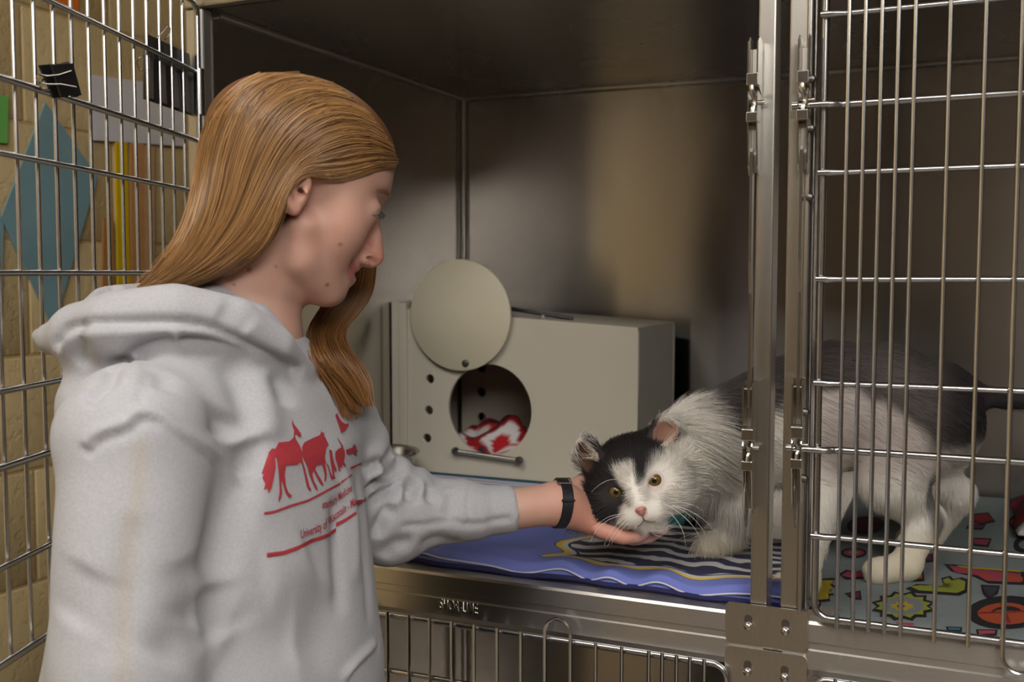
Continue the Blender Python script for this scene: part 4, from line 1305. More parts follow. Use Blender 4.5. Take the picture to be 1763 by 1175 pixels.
# ------------------------------------------------------------------ the woman
person = empty('person', (at(385, 1100, d=1.0)[0], at(385, 1100, d=1.0)[1], 0))
tag(person, 'long-haired person in a pale grey hoodie reaching to hold the cat\'s chin', 'person')
D0 = 1.02                                                # distance of the head's middle plane
H0 = at(520, 340, d=D0)
rh = unit([_r[0], _r[1], 0]); fh_ = unit([_f[0], _f[1], 0])
psi = math.radians(9)
ef = math.cos(psi) * rh + math.sin(psi) * fh_            # where the face looks, in plan
nL = math.sin(psi) * rh - math.cos(psi) * fh_            # her right side, towards the camera
ez = np.array([0, 0, 1.0])
PX = D0 / FPX
def hp(u, v, lat=0.0): return on_plane(u, v, H0 + nL * lat, nL)
def mir(P): return P - 2 * ((P - H0) @ nL) * nL
def rot_face(deg):
    """axes: forward, up, lateral of the head pitched down by deg"""
    a = math.radians(deg)
    f = math.cos(a) * ef - math.sin(a) * ez
    u = math.sin(a) * ef + math.cos(a) * ez
    return np.stack([f, u, nL], 1)
RF = rot_face(19)
b_ops = []
A = lambda f, k=.02, s='+': b_ops.append((s, f, k))
def both(mk, k, s='+'):
    A(mk(lambda P: P), k, s); A(mk(mir), k, s)
A(ell(hp(527, 254), (.0885, .0625, .0720), RF))                                   # cranium
A(ell(hp(592, 350), (.034, .056, .057), RF), .02)                                # upper face
A(cone(hp(538, 400), hp(548, 455), .048, .034), .02)                              # mid face
A(cone(hp(649, 325, -.024), hp(649, 325, .024), .0105, .0105), .010)              # brow
A(ell(hp(632, 298), (.0175, .024, .040), RF), .012)                                 # forehead
both(lambda m: ell(m(hp(592, 394, .034)), (.0200, .024, .018), RF), .020)
both(lambda m: ell(m(hp(545, 420, .024)), (.030, .034, .020), RF), .02)          # cheeks
both(lambda m: cone(m(hp(520, 390, .052)), m(hp(518, 446, .043)), .014, .014), .014)   # ramus of the jaw
both(lambda m: cone(m(hp(518, 446, .043)), m(hp(564, 502, .014)), .0145, .0125), .014)  # jaw line
A(ell(hp(575, 502), (.0115, .0125, .0155), RF), .008)                              # chin
A(ell(hp(584, 468), (.0145, .019, .0185), RF), .008)                               # muzzle of the mouth
A(cone(hp(552, 492), hp(485, 462), .0165, .032), .015)                              # under the jaw
# nose
A(cone(hp(642, 370), hp(645, 408), .0058, .0070), .006)
A(cone(hp(645, 408), hp(648, 441), .0070, .0082), .004)
both(lambda m: ball(m(hp(632, 446, .0105)), .0068), .006)
A(cone(hp(618, 440), hp(638, 450), .010, .007), .008)
# lips
both(lambda m: chain([m(hp(607.5, 466, .000)), m(hp(605, 462, .009)), m(hp(598, 451, .019))], [.0052, .0048, .003]), .004)
both(lambda m: chain([m(hp(601.5, 481, .000)), m(hp(599, 477, .009)), m(hp(595, 460, .018))], [.0056, .0050, .003]), .004)
both(lambda m: chain([m(hp(614, 473.5, 0)), m(hp(611, 469, .010)), m(hp(602, 453, .0215)), m(hp(595, 445, .026))], [.0016, .0017, .0022, .0014]), .003, '-')
# eye sockets and lids
both(lambda m: ball(m(hp(664, 356, .030)), .0125), .014, '-')
both(lambda m: ball(m(hp(636, 362, .0290)), .0118), .010)
both(lambda m: ell(m(hp(654, 369, .0290)), (.006, .0016, .010), RF), .001, '-')
# nostrils
both(lambda m: cone(m(hp(633, 445, .0135)), m(hp(645, 453, .0085)), .0028, .0032), .002, '-')
both(lambda m: chain([m(hp(617, 434, .020)), m(hp(606, 446, .027))], [.001, .001]), .004, '-')   # smile line
# ear: bowl, rim and lobe
both(lambda m: ell(m(hp(508, 326, .070)), (.0145, .024, .0070), RF), .006)
both(lambda m: ell(m(hp(512, 320, .0770)), (.0085, .015, .0055), RF), .004, '-')
both(lambda m: chain([m(hp(524, 300, .074)), m(hp(508, 292, .0735)), m(hp(492, 303, .0765)), m(hp(491, 328, .080)), m(hp(498, 350, .077)), m(hp(508, 362, .073))], [.003, .0036, .0038, .0036, .0042, .0054]), .004)
both(lambda m: ball(m(hp(523, 331, .0755)), .0045), .004)
both(lambda m: chain([m(hp(516, 313, .080)), m(hp(519, 337, .078)), m(hp(517, 326, .066))], [.0026, .0034, .0030]), .002, '-')
# neck, chest, far arm, hand
NB = hp(415, 600)
A(chain([hp(474, 415), hp(432, 505), NB], [.047, .048, .056]), .015)
both(lambda m: cone(m(hp(505, 400, .043)), m(hp(450, 590, .018)), .006, .007), .012)
NS, FS = at(228, 752, d=.872), at(566, 740, d=1.125)
SH = unit((FS - NS) * np.array([1, 1, 0])); FC = np.array([SH[1], -SH[0], 0]); FC = FC if FC @ rh > 0 else -FC
A(chain([NB, at(380, 770, d=1.0), at(365, 1000, d=1.0)], [.05, .075, .075]), .03)
A(chain([NB, at(480, 720, d=1.08), FS], [.045, .036, .036]), .02)
arm_pts = [FS, at(645, 885, d=1.162), at(700, 880, d=1.168), at(800, 878, d=1.178), at(886, 877, d=1.190), at(962, 867, d=1.204)]
A(chain(arm_pts, [.028, .022, .020, .021, .0235, .0238]), .012)
W = lambda u, v, d: at(u, v, d=d + .016 * min(1, max(0, (u - 970) / 50)))
A(chain([W(962, 867, 1.204), W(1002, 878, 1.222), W(1048, 906, 1.236)], [.0238, .0220, .0150]), .012)
A(chain([W(985, 854, 1.240), W(1046, 900, 1.266)], [.016, .0145]), .012)
A(chain([W(985, 884, 1.200), W(1040, 914, 1.206)], [.0160, .0118]), .012)
A(chain([W(984, 852, 1.228), W(1004, 834, 1.250), W(1022, 818, 1.272), W(1036, 806, 1.285)], [.0160, .0130, .0110, .0095]), .008)
for P3, R3 in (([(1036, 914, 1.188), (1072, 926, 1.184), (1098, 924, 1.188), (1112, 916, 1.194)], [.0098, .0086, .0080, .0072]),
               ([(1044, 910, 1.206), (1090, 927, 1.202), (1116, 924, 1.206), (1130, 917, 1.212)], [.0100, .0092, .0084, .0076]),
               ([(1050, 904, 1.226), (1098, 921, 1.222), (1126, 918, 1.226), (1140, 910, 1.232)], [.0102, .0094, .0086, .0078]),
               ([(1050, 896, 1.250), (1098, 912, 1.248), (1126, 910, 1.252), (1140, 900, 1.256)], [.0100, .0092, .0084, .0076])):
    A(chain([W(*p) for p in P3], R3), .0035)
# near arm, hanging, with its hand
na = [NS, at(222, 1180, d=.835), at(300, 1480, d=.86), at(325, 1580, d=.87)]
A(chain([at(400, 720, d=1.0), NS], [.05, .045]), .03)
A(chain(na[:3], [.045, .038, .026]), .02)
A(chain([na[2], na[3]], [.025, .026]), .015)
for k, o_ in enumerate((-.03, -.01, .01, .03)):
    kb = na[3] + SH * o_ * .7
    A(chain([kb, kb + np.array([.012, -.004, -.035]), kb + np.array([.022, .0, -.06])], [.0095, .0088, .0075]), .004)
fn = field(b_ops)
lo = np.minimum.reduce([H0 - .16, na[3] - .12, W(1000, 900, 1.2) - .1]); hi = np.maximum.reduce([H0 + .16, W(1165, 800, 1.26) + .03, FS + .06])
V, Fq = surface(fn, lo, hi, .0024, 2.0)
V = relax(V, Fq, 2, .35)
N = normals(V, Fq)
col = np.tile(np.array(lin(210, 168, 150)[:3]), (len(V), 1))
def blend(c, w):
    global col
    col = col * (1 - w[:, None]) + np.array(lin(*c)[:3]) * w[:, None]
g3 = lambda P, r: np.exp(-(np.linalg.norm(V - P, axis=1) / r) ** 2)
mott = .5 + .5 * vnoise(V, 160, 61, 2)
blend((208, 150, 128), np.clip(mott * .30, 0, .35))
for lat in (.034, -.034): blend((206, 140, 122), .45 * g3(hp(600, 405, lat), .030))
blend((204, 128, 110), .75 * g3(hp(650, 444), .016))
for q in (1, -1): blend((208, 142, 122), .5 * g3(hp(503, 330, .075 * q), .02))
ml, _ = dist_poly(V, [hp(605, 468, 0), hp(604, 464, .010), hp(598, 453, .022)]); ml2, _ = dist_poly(V, [hp(600, 480, 0), hp(598, 476, .010), hp(596, 460, .019)])
mr, _ = dist_poly(V, [mir(hp(605, 468, 0)), mir(hp(604, 464, .010)), mir(hp(598, 453, .022))])
blend((186, 108, 104), .85 * sm(np.minimum(np.minimum(ml, ml2), mr), .0080, .0050))
blend((214, 140, 120), .55 * np.clip(g3(W(1005, 880, 1.18), .035) + g3(W(1060, 915, 1.18), .03), 0, 1))
for q in (W(1112, 912, 1.184), W(1134, 912, 1.2), W(1148, 903, 1.22)): blend((222, 146, 130), .5 * g3(q, .010))
lidl, _ = dist_poly(V, [hp(650, 360, .0240), hp(650, 364, .0300), hp(640, 369, .0400)])
blend((120, 78, 62), .5 * sm(lidl, .0035, .0012))
ebv = bvh_of(V, Fq)
for (u, v), r_ in (((585.8, 421.8), .0019), ((563.5, 491), .0022), ((429, 464), .0022), ((475, 459), .0014), ((402.5, 490), .0016), ((626, 408), .0010)):
    p = cast(ebv, u, v)
    if p is not None: blend((130, 84, 64), .7 * sm(np.linalg.norm(V - p, axis=1), r_ * 1.5, r_ * .7))
me = fast_mesh('body', V, Fq); set_cols(me, col)
BODYV, BODYF = V.copy(), Fq.copy()
t = NT('skin')
a_ = t.n('ShaderNodeAttribute'); a_.attribute_name = 'Col'
t.l(a_.outputs['Color'], t.b.inputs['Base Color'])
t.set(Roughness=.5); t.b.inputs['Subsurface Weight'].default_value = .18; t.b.inputs['Subsurface Radius'].default_value = (.012, .005, .003); t.b.inputs['Subsurface Scale'].default_value = 1.0
t.b.inputs['Specular IOR Level'].default_value = .35
t.bump(t.noise(900, 3), .12, .0005)
body = child_of(person, link('body', me, t.m))
body_bvh = ebv
# eye, lashes, brow
for q, mm in ((1, lambda P: P), (-1, mir)):
    ec = mm(hp(636.5, 362.5, .0290))
    eye_obj(ec, .0106, unit(ef - .55 * ez), person, lin(86, 104, 110)[:3], 'eye_white', .30, .5)
ls_, br_ = [], []
for k in range(26):
    f = k / 25; lat = .020 + .021 * f
    p = hp(655 - 14 * f * f, 363 + 5 * f, lat)
    for m_ in (lambda P: P, mir):
        q = p + ef * .0060 * (1 - .3 * f) - ez * .0045 + nL * (f - .4) * .006 + rng.normal(size=3) * .0006
        c = (p + q) / 2 - ez * .0016
        ls_.append(np.stack([m_((1 - t_) ** 2 * p + 2 * t_ * (1 - t_) * c + t_ * t_ * q) for t_ in np.linspace(0, 1, 5)]))
for k in range(90):
    f = rng.random(); lat = .012 + .034 * f
    p = hp(668 - 22 * f ** 1.6 + rng.uniform(-2, 2), 337 - 8 * f + rng.uniform(-3, 3), lat)
    for m_ in (lambda P: P, mir):
        q = p + nL * .006 + ef * .001 + ez * rng.uniform(-.001, .002)
        br_.append(np.stack([m_(p + (q - p) * t_ + ef * .001 * math.sin(3 * t_)) for t_ in np.linspace(0, 1, 5)]))
M['strand'] = hair_mat('auburn_strands', .34, .6)
child_of(person, hair_object('eyelashes', np.array(ls_), .00022, np.tile(np.array(lin(52, 34, 26)[:3]), (len(ls_), 1)), M['strand'], None))['kind'] = 'stuff'
child_of(person, hair_object('eyebrows', np.array(br_), .00018, np.tile(np.array(lin(150, 104, 74)[:3]), (len(br_), 1)), M['strand'], None))['kind'] = 'stuff'

# ------------------------------------------------------------------ hoodie
def torso_f(P):
    c0 = at(392, 760, d=1.0); c1 = at(383, 1060, d=1.0)
    z = P[:, 2]
    t_ = (z - c0[2]) / (c1[2] - c0[2])
    cx = c0[0] + (c1[0] - c0[0]) * t_; cy = c0[1] + (c1[1] - c0[1]) * t_
    a = (P[:, 0] - cx) * SH[0] + (P[:, 1] - cy) * SH[1]
    b = (P[:, 0] - cx) * FC[0] + (P[:, 1] - cy) * FC[1]
    ra = np.interp(z, [.80, .86, .95, 1.06, 1.18, 1.28, 1.33, 1.38], [.150, .168, .170, .164, .158, .148, .125, .08])
    rb = np.interp(z, [.80, .86, .95, 1.06, 1.18, 1.28, 1.33, 1.38], [.110, .142, .150, .141, .118, .100, .080, .045])
    q = (np.abs(a / ra) ** 2.4 + np.abs(b / rb) ** 2.4) ** (1 / 2.4)
    d = (q - 1) * np.minimum(ra, rb)
    return np.maximum(np.maximum(d, z - 1.375), .80 - z).astype(np.float32)
h_ops = [('+', torso_f, 0)]
A = lambda f, k=.02, s='+': h_ops.append((s, f, k))
A(chain([NS, at(320, 705, d=.945), hp(425, 645)], [.062, .050, .056]), .03)
A(chain([hp(425, 645), at(505, 700, d=1.065), FS], [.056, .050, .054]), .03)
A(chain([at(238, 768, d=.872), at(232, 950, d=.852), at(224, 1180, d=.842), at(300, 1480, d=.86)], [.064, .061, .062, .045]), .010)   # near sleeve
A(chain([FS, at(632, 872, d=1.152), at(700, 882, d=1.168), at(760, 882, d=1.174), at(812, 881, d=1.181), at(830, 879, d=1.184), at(900, 876, d=1.193)],
        [.053, .053, .0480, .0375, .0330, .0290, .0262]), .010)
_cc = at(886, 877, d=1.19); _ca = unit(at(960, 868, d=1.2) - at(820, 880, d=1.18))
A(lambda P: np.maximum((_cc.astype(np.float32) - P) @ _ca.astype(np.float32), np.linalg.norm(P - _cc.astype(np.float32), axis=1) - .06), .002, '-')                                                                     # far sleeve
A(ball(at(664, 922, d=1.158), .034), .02)
for F_, r_ in (([(650, 752, 1.125), (645, 790, 1.104), (634, 835, 1.102), (622, 870, 1.104)], .015), ([(690, 806, 1.150), (678, 838, 1.128), (655, 878, 1.118)], .016), ([(722, 822, 1.165), (720, 850, 1.142), (706, 884, 1.134)], .013), ([(796, 840, 1.176), (797, 862, 1.160)], .009)):
    A(chain([at(u, v, d=d) for u, v, d in F_], [r_ * .8] + [r_] * (len(F_) - 2) + [r_ * .6]), .012)
# hood gathered round the neck: near roll, tip at the back, far roll, upright collar
A(chain([at(522, 640, d=1.000), at(470, 598, d=.965), at(400, 563, d=.940), at(300, 553, d=.918), at(205, 562, d=.915), at(140, 575, d=.935)],
        [.012, .021, .028, .032, .032, .026]), .005)
A(chain([at(140, 575, d=.935), at(92, 583, d=.955), at(66, 578, d=.965)], [.025, .015, .006]), .010)
A(chain([at(140, 570, d=.95), at(185, 525, d=1.00), at(245, 520, d=1.05), at(330, 535, d=1.10)], [.020, .018, .020, .026]), .010)
A(chain([at(200, 560, d=.95), at(290, 540, d=.99), at(385, 532, d=.985), at(440, 550, d=.978), at(485, 590, d=.985), at(520, 640, d=1.003)],
        [.026, .030, .024, .018, .012, .009]), .005)
A(chain([at(330, 535, d=1.10), at(440, 560, d=1.11), at(505, 590, d=1.075), at(528, 640, d=1.02)], [.028, .022, .011, .008]), .008)
A(chain([at(190, 640, d=.95), at(178, 700, d=.95), at(180, 790, d=.94)], [.036, .042, .042]), .02)
# neck opening
A(chain([hp(474, 430), hp(440, 530), hp(468, 585)], [.043, .043, .026]), .006, '-')
fn = field(h_ops)
lo = np.minimum.reduce([at(40, 600, d=.96) - .06, at(300, 1500, d=.86) - .09, at(200, 1500, d=.8)]); hi = np.maximum.reduce([at(890, 800, d=1.19) + .03, at(180, 470, d=1.0) + .03, FS + .08, at(385, 1000, d=1.0) + .23])
lo[2] = .785
V, Fq = surface(fn, lo, hi, .0034, 2.2)
# clean cuff end
V = relax(V, Fq, 3, .5)
N = normals(V, Fq)
hb0 = bvh_of(V, Fq)
pu, pv_ = proj_many(V)
front_facing = ((CAM - V) * N).sum(1) > -.02
def fold(px, amp, w, asym=0.0, ends=.25):
    """a crease (amp < 0) or ridge of cloth along a line on the surface"""
    global V
    P = [cast(hb0, *q) for q in px]
    P = [p for p in P if p is not None]
    if len(P) < 2: return
    P = arc_pts(P, 5)
    near = np.linalg.norm(V - P.mean(0), axis=1) < np.linalg.norm(P - P.mean(0), axis=1).max() + 4 * w
    idx = np.where(near & front_facing)[0]
    if len(idx) == 0: return
    d, tt = dist_poly(V[idx], P)
    e = np.clip(np.minimum(tt, 1 - tt) / ends, 0, 1) if ends > 0 else 1.0
    V[idx] += N[idx] * (amp * np.exp(-(d / w) ** 2) * (e * (2 - e) if ends > 0 else 1))[:, None]
Z7 = lambda L: [(560 + x * .2553, 690 + y * .2553) for x, y in L]
Z5 = lambda L: [(50 + x * .2893, 470 + y * .2893) for x, y in L]
Z8 = lambda L: [(80 + x * .3533, 760 + y * .3532) for x, y in L]
# sleeve folds at the far elbow
for L, a_, w_ in (([(262, 500), (350, 440), (455, 372)], -.010, .009), ([(275, 650), (370, 575), (470, 480), (535, 420)], -.011, .009), ([(290, 730), (380, 680), (470, 600), (560, 490)], -.011, .009),
                  ([(330, 930), (400, 780), (470, 720)], -.008, .009), ([(560, 690), (590, 600), (605, 520)], -.011, .008), 
                  ([(700, 700), (720, 620), (715, 540)], -.006, .010), ([(820, 800), (850, 700), (855, 600)], -.003, .010),
                  ([(400, 560), (470, 500), (540, 430)], .005, .008), ([(330, 520), (420, 440), (480, 390)], .006, .009), ([(420, 700), (480, 640), (550, 560)], .005, .008),
                  ([(740, 570), (800, 560), (860, 560)], -.003, .010), ([(630, 1000), (760, 940), (900, 960)], -.003, .012), ([(380, 1060), (470, 980), (600, 960)], -.004, .012)):
    fold(Z7(L), a_ * 1.6, w_ * .85)
fold(Z7([(505, 850), (600, 838), (700, 830), (850, 812), (960, 830), (1100, 812), (1268, 790)]), -.0035, .0045, ends=.05)
fold(Z7([(505, 838), (600, 824), (700, 816), (850, 798), (960, 815), (1100, 798), (1268, 776)]), .002, .0045, ends=.05)
for dx, a_ in ((0, -.0030), (-14, .0022), (16, .0015)):
    fold([(811 + dx * .26, 831), (806 + dx * .26, 850), (804 + dx * .26, 872), (806 + dx * .26, 905), (810 + dx * .26, 938)], a_, .0032, ends=.03)
# shoulder seam and sleeve seam
seam = Z5([(325, 1050), (360, 990), (430, 945), (520, 915), (590, 890), (625, 848), (680, 832), (780, 855), (880, 930), (1000, 1010), (1100, 1080), (1180, 1135)]) + [(428, 842)]
fold(seam, .0050, .0060, ends=.04)
fold([(u + 3, v + 9) for u, v in seam], -.0055, .0050, ends=.04)
fold(Z5([(770, 430), (720, 520), (690, 640), (660, 740), (640, 830)]), -.0016, .0035)
# hood hem line, hood folds
fold(Z5([(165, 460), (190, 380), (240, 325), (420, 296), (640, 290), (850, 290), (1000, 305), (1100, 330), (1240, 400), (1350, 450), (1460, 510), (1560, 560), (1630, 600)]), -.0085, .0050, ends=.05)
fold(Z5([(180, 480), (230, 400), (300, 345), (420, 326), (640, 322), (850, 322), (1000, 338), (1100, 365), (1230, 430), (1350, 485), (1450, 535)]), .0050, .0080, ends=.08)
fold(Z5([(280, 330), (310, 400), (320, 480), (318, 560)]), -.006, .008)
fold(Z5([(1130, 200), (1250, 260), (1330, 330)]), -.004, .014)
fold(Z5([(420, 150), (450, 110), (520, 90), (600, 100)]), -.008, .005)
fold(Z5([(880, 410), (1000, 405), (1130, 425), (1280, 470), (1420, 515), (1540, 575), (1620, 612)]), -.010, .007, ends=.08)
fold(Z5([(320, 760), (400, 690), (480, 610), (560, 540), (660, 470), (780, 425), (880, 408)]), -.010, .008, ends=.08)
fold(Z5([(1440, 540), (1500, 600), (1570, 640), (1640, 645)]), -.0025, .004)
# chest and shoulder folds
for L, a_, w_ in (([(1180, 500), (1240, 640), (1290, 800), (1330, 960)], -.006, .016), ([(1450, 600), (1500, 700), (1530, 800)], -.004, .012), ([(1190, 830), (1170, 900), (1170, 1000)], -.008, .018), ([(790, 700), (800, 620), (810, 590)], -.004, .012),
                  ([(1300, 1000), (1320, 1080), (1290, 1140)], -.010, .012), ([(1340, 560), (1400, 760), (1430, 1000)], .005, .018)):
    fold(Z5(L), a_ * 1.4, w_)
for L, a_, w_ in (([(1440, 120), (1480, 300), (1500, 500), (1510, 700)], .004, .010), ([(1405, 260), (1415, 420), (1425, 640), (1440, 860)], -.006, .010), ([(1505, 120), (1530, 330), (1560, 640), (1570, 900)], -.004, .009),
                  ([(1000, 60), (970, 130), (930, 240), (880, 380), (820, 560), (800, 680)], -.012, .018), ([(810, 700), (830, 830), (870, 960)], -.006, .022), ([(880, 930), (1050, 990), (1220, 960)], -.005, .030), ([(1060, 700), (1200, 640), (1290, 560)], .004, .03),
                  ([(1260, 1100), (1330, 900), (1380, 700)], -.005, .028), ([(300, 1100), (360, 850), (400, 600), (430, 350)], -.003, .014), ([(700, 900), (720, 760), (690, 560)], -.004, .026), ([(110, 900), (160, 760), (220, 620)], -.004, .024),
                  ([(560, 1100), (640, 960), (760, 880)], -.005, .022), ([(1440, 1170), (1490, 1100), (1560, 1030), (1610, 990)], .0045, .005), ([(1455, 1178), (1505, 1112), (1575, 1040), (1618, 1000)], -.0045, .004)):
    fold(Z8(L), a_ * 1.15, w_)
rn = vnoise(V, 45, 71, 2)
V = V + N * (.0016 * rn)[:, None]
V = relax(V, Fq, 1, .4)
me = fast_mesh('hoodie', V, Fq)
cl = np.tile(np.array(lin(186, 185, 189)[:3]), (len(V), 1))
hoodie_bvh = bvh_of(V, Fq)
stn = [cast(hoodie_bvh, *q) for q in Z8([(455, 30), (450, 200), (410, 420), (380, 640), (375, 800), (372, 1000), (370, 1170)])]
stn = [p for p in stn if p is not None]
if len(stn) > 2:
    d, tt = dist_poly(V, arc_pts(stn, 4))
    w = .35 * np.exp(-(d / .007) ** 2)
    cl = cl * (1 - w[:, None]) + np.array(lin(184, 168, 142)[:3]) * w[:, None]
set_cols(me, cl)
t = NT('heather_fleece')
a_ = t.n('ShaderNodeAttribute'); a_.attribute_name = 'Col'
fl = t.ramp(t.noise(420, 3), [(.3, (.88, .88, .88)), (.7, (1, 1, 1))])
mx = t.n('ShaderNodeMix', data_type='RGBA', blend_type='MULTIPLY'); mx.inputs[0].default_value = 1
t.l(a_.outputs['Color'], mx.inputs[6]); t.l(fl, mx.inputs[7]); t.l(mx.outputs[2], t.b.inputs['Base Color'])
t.set(Roughness=.95); t.b.inputs['Sheen Weight'].default_value = .15; t.b.inputs['Specular IOR Level'].default_value = .15
t.bump(t.noise(380, 4, rough=.6), .35, .0010)
hoodie = child_of(person, link('hoodie', me, t.m))
hoodie['label'] = 'pale grey hooded sweatshirt with a red animal print'

# ---- red print on the chest
from mathutils.geometry import delaunay_2d_cdt
ZP = lambda L: [(430 + x * .2468, 690 + y * .2468) for x, y in L]
M['print'] = flat_mat('red_print_ink', (172, 52, 60), .8, .06, 200)
def decal(name, polys, mat, step=5.0, lift=.0012):
    VV, FF, nvv = [], [], 0
    for poly in polys:
        pts = [Vector(p) for p in poly]
        xs, ys = [p[0] for p in poly], [p[1] for p in poly]
        n = len(pts)
        extra = [Vector((x, y)) for x in np.arange(min(xs), max(xs), step) for y in np.arange(min(ys), max(ys), step)]
        ve, ed_, fa, *_ = delaunay_2d_cdt(pts + extra, [(k, (k + 1) % n) for k in range(n)], [list(range(n))], 1, 1e-4)
        # keep only faces whose centre lies inside the outline
        def inside(x, y):
            c = False; j = n - 1
            for k in range(n):
                if (poly[k][1] > y) != (poly[j][1] > y) and x < (poly[j][0] - poly[k][0]) * (y - poly[k][1]) / (poly[j][1] - poly[k][1]) + poly[k][0]: c = not c
                j = k
            return c
        P = [cast(hoodie_bvh, p[0], p[1], lift) for p in ve]
        for f in fa:
            cx = sum(ve[k][0] for k in f) / len(f); cy = sum(ve[k][1] for k in f) / len(f)
            if not inside(cx, cy) or any(P[k] is None for k in f): continue
            q = np.array([P[k] for k in f])
            if np.ptp(np.linalg.norm(q - CAM, axis=1)) > .05: continue
            FF.append([nvv + k for k in f])
        VV += [p if p is not None else np.zeros(3) for p in P]; nvv += len(P)
    me = mesh_of(name, VV, FF, True)
    import bmesh
    bm = bmesh.new(); bm.from_mesh(me)
    bmesh.ops.delete(bm, geom=[v for v in bm.verts if not v.link_faces], context='VERTS')
    bm.to_mesh(me); bm.free()
    o = link(name, me, mat, hoodie)
    return o
def band(L, w0, w1):
    L = np.array(L, float); w = np.linspace(w0, w1, len(L))[:, None] / 2
    return ZP(np.vstack([L - [0, 1] * w, (L + [0, 1] * w)[::-1]]).tolist())
horse = [(290, 130), (300, 165), (335, 210), (352, 236), (350, 254), (335, 255), (320, 234), (308, 245), (315, 270), (345, 320), (360, 370), (362, 420), (380, 480), (395, 540), (410, 600), (425, 628), (408, 632), (392, 600), (375, 520), (358, 440), (340, 430), (330, 448), (245, 455), (238, 520), (247, 600), (265, 645), (290, 665), (270, 682), (243, 645), (216, 552), (215, 600), (220, 645), (210, 690), (196, 712), (194, 690), (203, 640), (200, 560), (193, 480), (182, 405), (172, 390), (175, 470), (162, 540), (147, 610), (125, 652), (120, 612), (93, 628), (105, 585), (85, 542), (97, 510), (80, 515), (100, 460), (130, 362), (150, 336), (172, 340), (196, 292), (270, 286), (298, 262), (303, 210), (288, 168)]
cow = [(358, 325), (375, 294), (430, 266), (470, 250), (487, 238), (491, 212), (500, 228), (511, 222), (512, 242), (530, 280), (545, 315), (530, 325), (518, 390), (521, 430), (543, 455), (556, 500), (576, 545), (571, 556), (555, 532), (543, 482), (528, 442), (516, 436), (526, 480), (531, 520), (525, 566), (514, 562), (517, 520), (505, 472), (498, 446), (460, 455), (450, 482), (470, 520), (495, 560), (510, 595), (495, 592), (470, 552), (446, 502), (438, 484), (431, 520), (440, 560), (460, 600), (470, 628), (455, 622), (430, 572), (410, 522), (396, 462), (370, 412), (359, 370)]
goat = [(547, 345), (566, 350), (573, 400), (583, 440), (601, 490), (590, 502), (580, 472), (582, 520), (592, 545), (574, 552), (566, 480), (557, 430)]
pig = [(590, 362), (610, 341), (638, 326), (655, 350), (657, 390), (650, 428), (667, 462), (650, 458), (636, 440), (641, 476), (626, 464), (620, 480), (631, 496), (614, 492), (604, 440), (591, 410)]
tail_ = [(602, 258), (612, 270), (632, 300), (648, 326), (634, 324), (618, 290)]
dog = [(664, 346), (690, 336), (709, 331), (720, 304), (734, 320), (738, 345), (749, 355), (735, 362), (741, 386), (728, 380), (716, 366), (690, 379), (668, 371)]
bird = [(590, 102), (604, 90), (616, 120), (636, 150), (660, 165), (686, 160), (680, 182), (660, 211), (630, 229), (624, 200), (609, 160)]
for nm, pl in (('horse_print', horse), ('cow_print', cow), ('goat_print', goat), ('pig_print', pig), ('pig_tail_print', tail_), ('dog_print', dog), ('bird_print', bird)):
    decal(nm, [ZP(pl)], M['print'])
for bnd in (band([(95, 790), (170, 777), (280, 736), (400, 700), (500, 648), (625, 580)], 18, 17), band([(630, 574), (705, 520)], 17, 15), band([(697, 474), (770, 440)], 18, 14),
            band([(115, 1080), (230, 1065), (330, 1030), (430, 978), (530, 945), (597, 902)], 30, 26), band([(597, 868), (660, 836), (738, 783)], 28, 22), band([(735, 716), (803, 686)], 30, 24)):
    decal('printed_rule', [bnd], M['print'])
def text_decal(body_, base, size, name):
    """letters laid along a line of the cloth"""
    fc = bpy.data.curves.new('t', 'FONT'); fc.body = body_; fc.size = 1; fc.offset = .012; fc.resolution_u = 3
    o = bpy.data.objects.new('t', fc); COL.objects.link(o); bpy.context.view_layer.update()
    me = bpy.data.meshes.new_from_object(o.evaluated_get(bpy.context.evaluated_depsgraph_get()))
    bpy.data.objects.remove(o)
    co = np.array([v.co[:2] for v in me.vertices]); f = [list(p.vertices) for p in me.polygons]
    B = np.array(ZP(base)); L = np.linalg.norm(np.diff(B, axis=0), axis=1); cum = np.concatenate([[0], np.cumsum(L)]) / L.sum()
    tx = (co[:, 0] - co[:, 0].min()) / np.ptp(co[:, 0])
    bu, bv = np.interp(tx, cum, B[:, 0]), np.interp(tx, cum, B[:, 1])
    V_ = []
    for k in range(len(co)):
        p = cast(hoodie_bvh, bu[k] - co[k, 1] * size * .08, bv[k] - co[k, 1] * size, .0014)
        V_.append(p if p is not None else np.zeros(3))
    f = [q for q in f if all(np.abs(V_[k]).sum() > 0 for k in q)]
    me2 = mesh_of(name, V_, f)
    me2.materials.clear()
    o = link(name, me2, M['print'], hoodie); return o
text_decal('eterinary Medicine', [(500, 756), (560, 738), (640, 680), (706, 632)], 19.5, 'printed_lettering')
text_decal('University of Wisconsin - Ma', [(350, 966), (430, 935), (520, 895), (600, 825), (735, 728)], 21.5, 'printed_lettering')

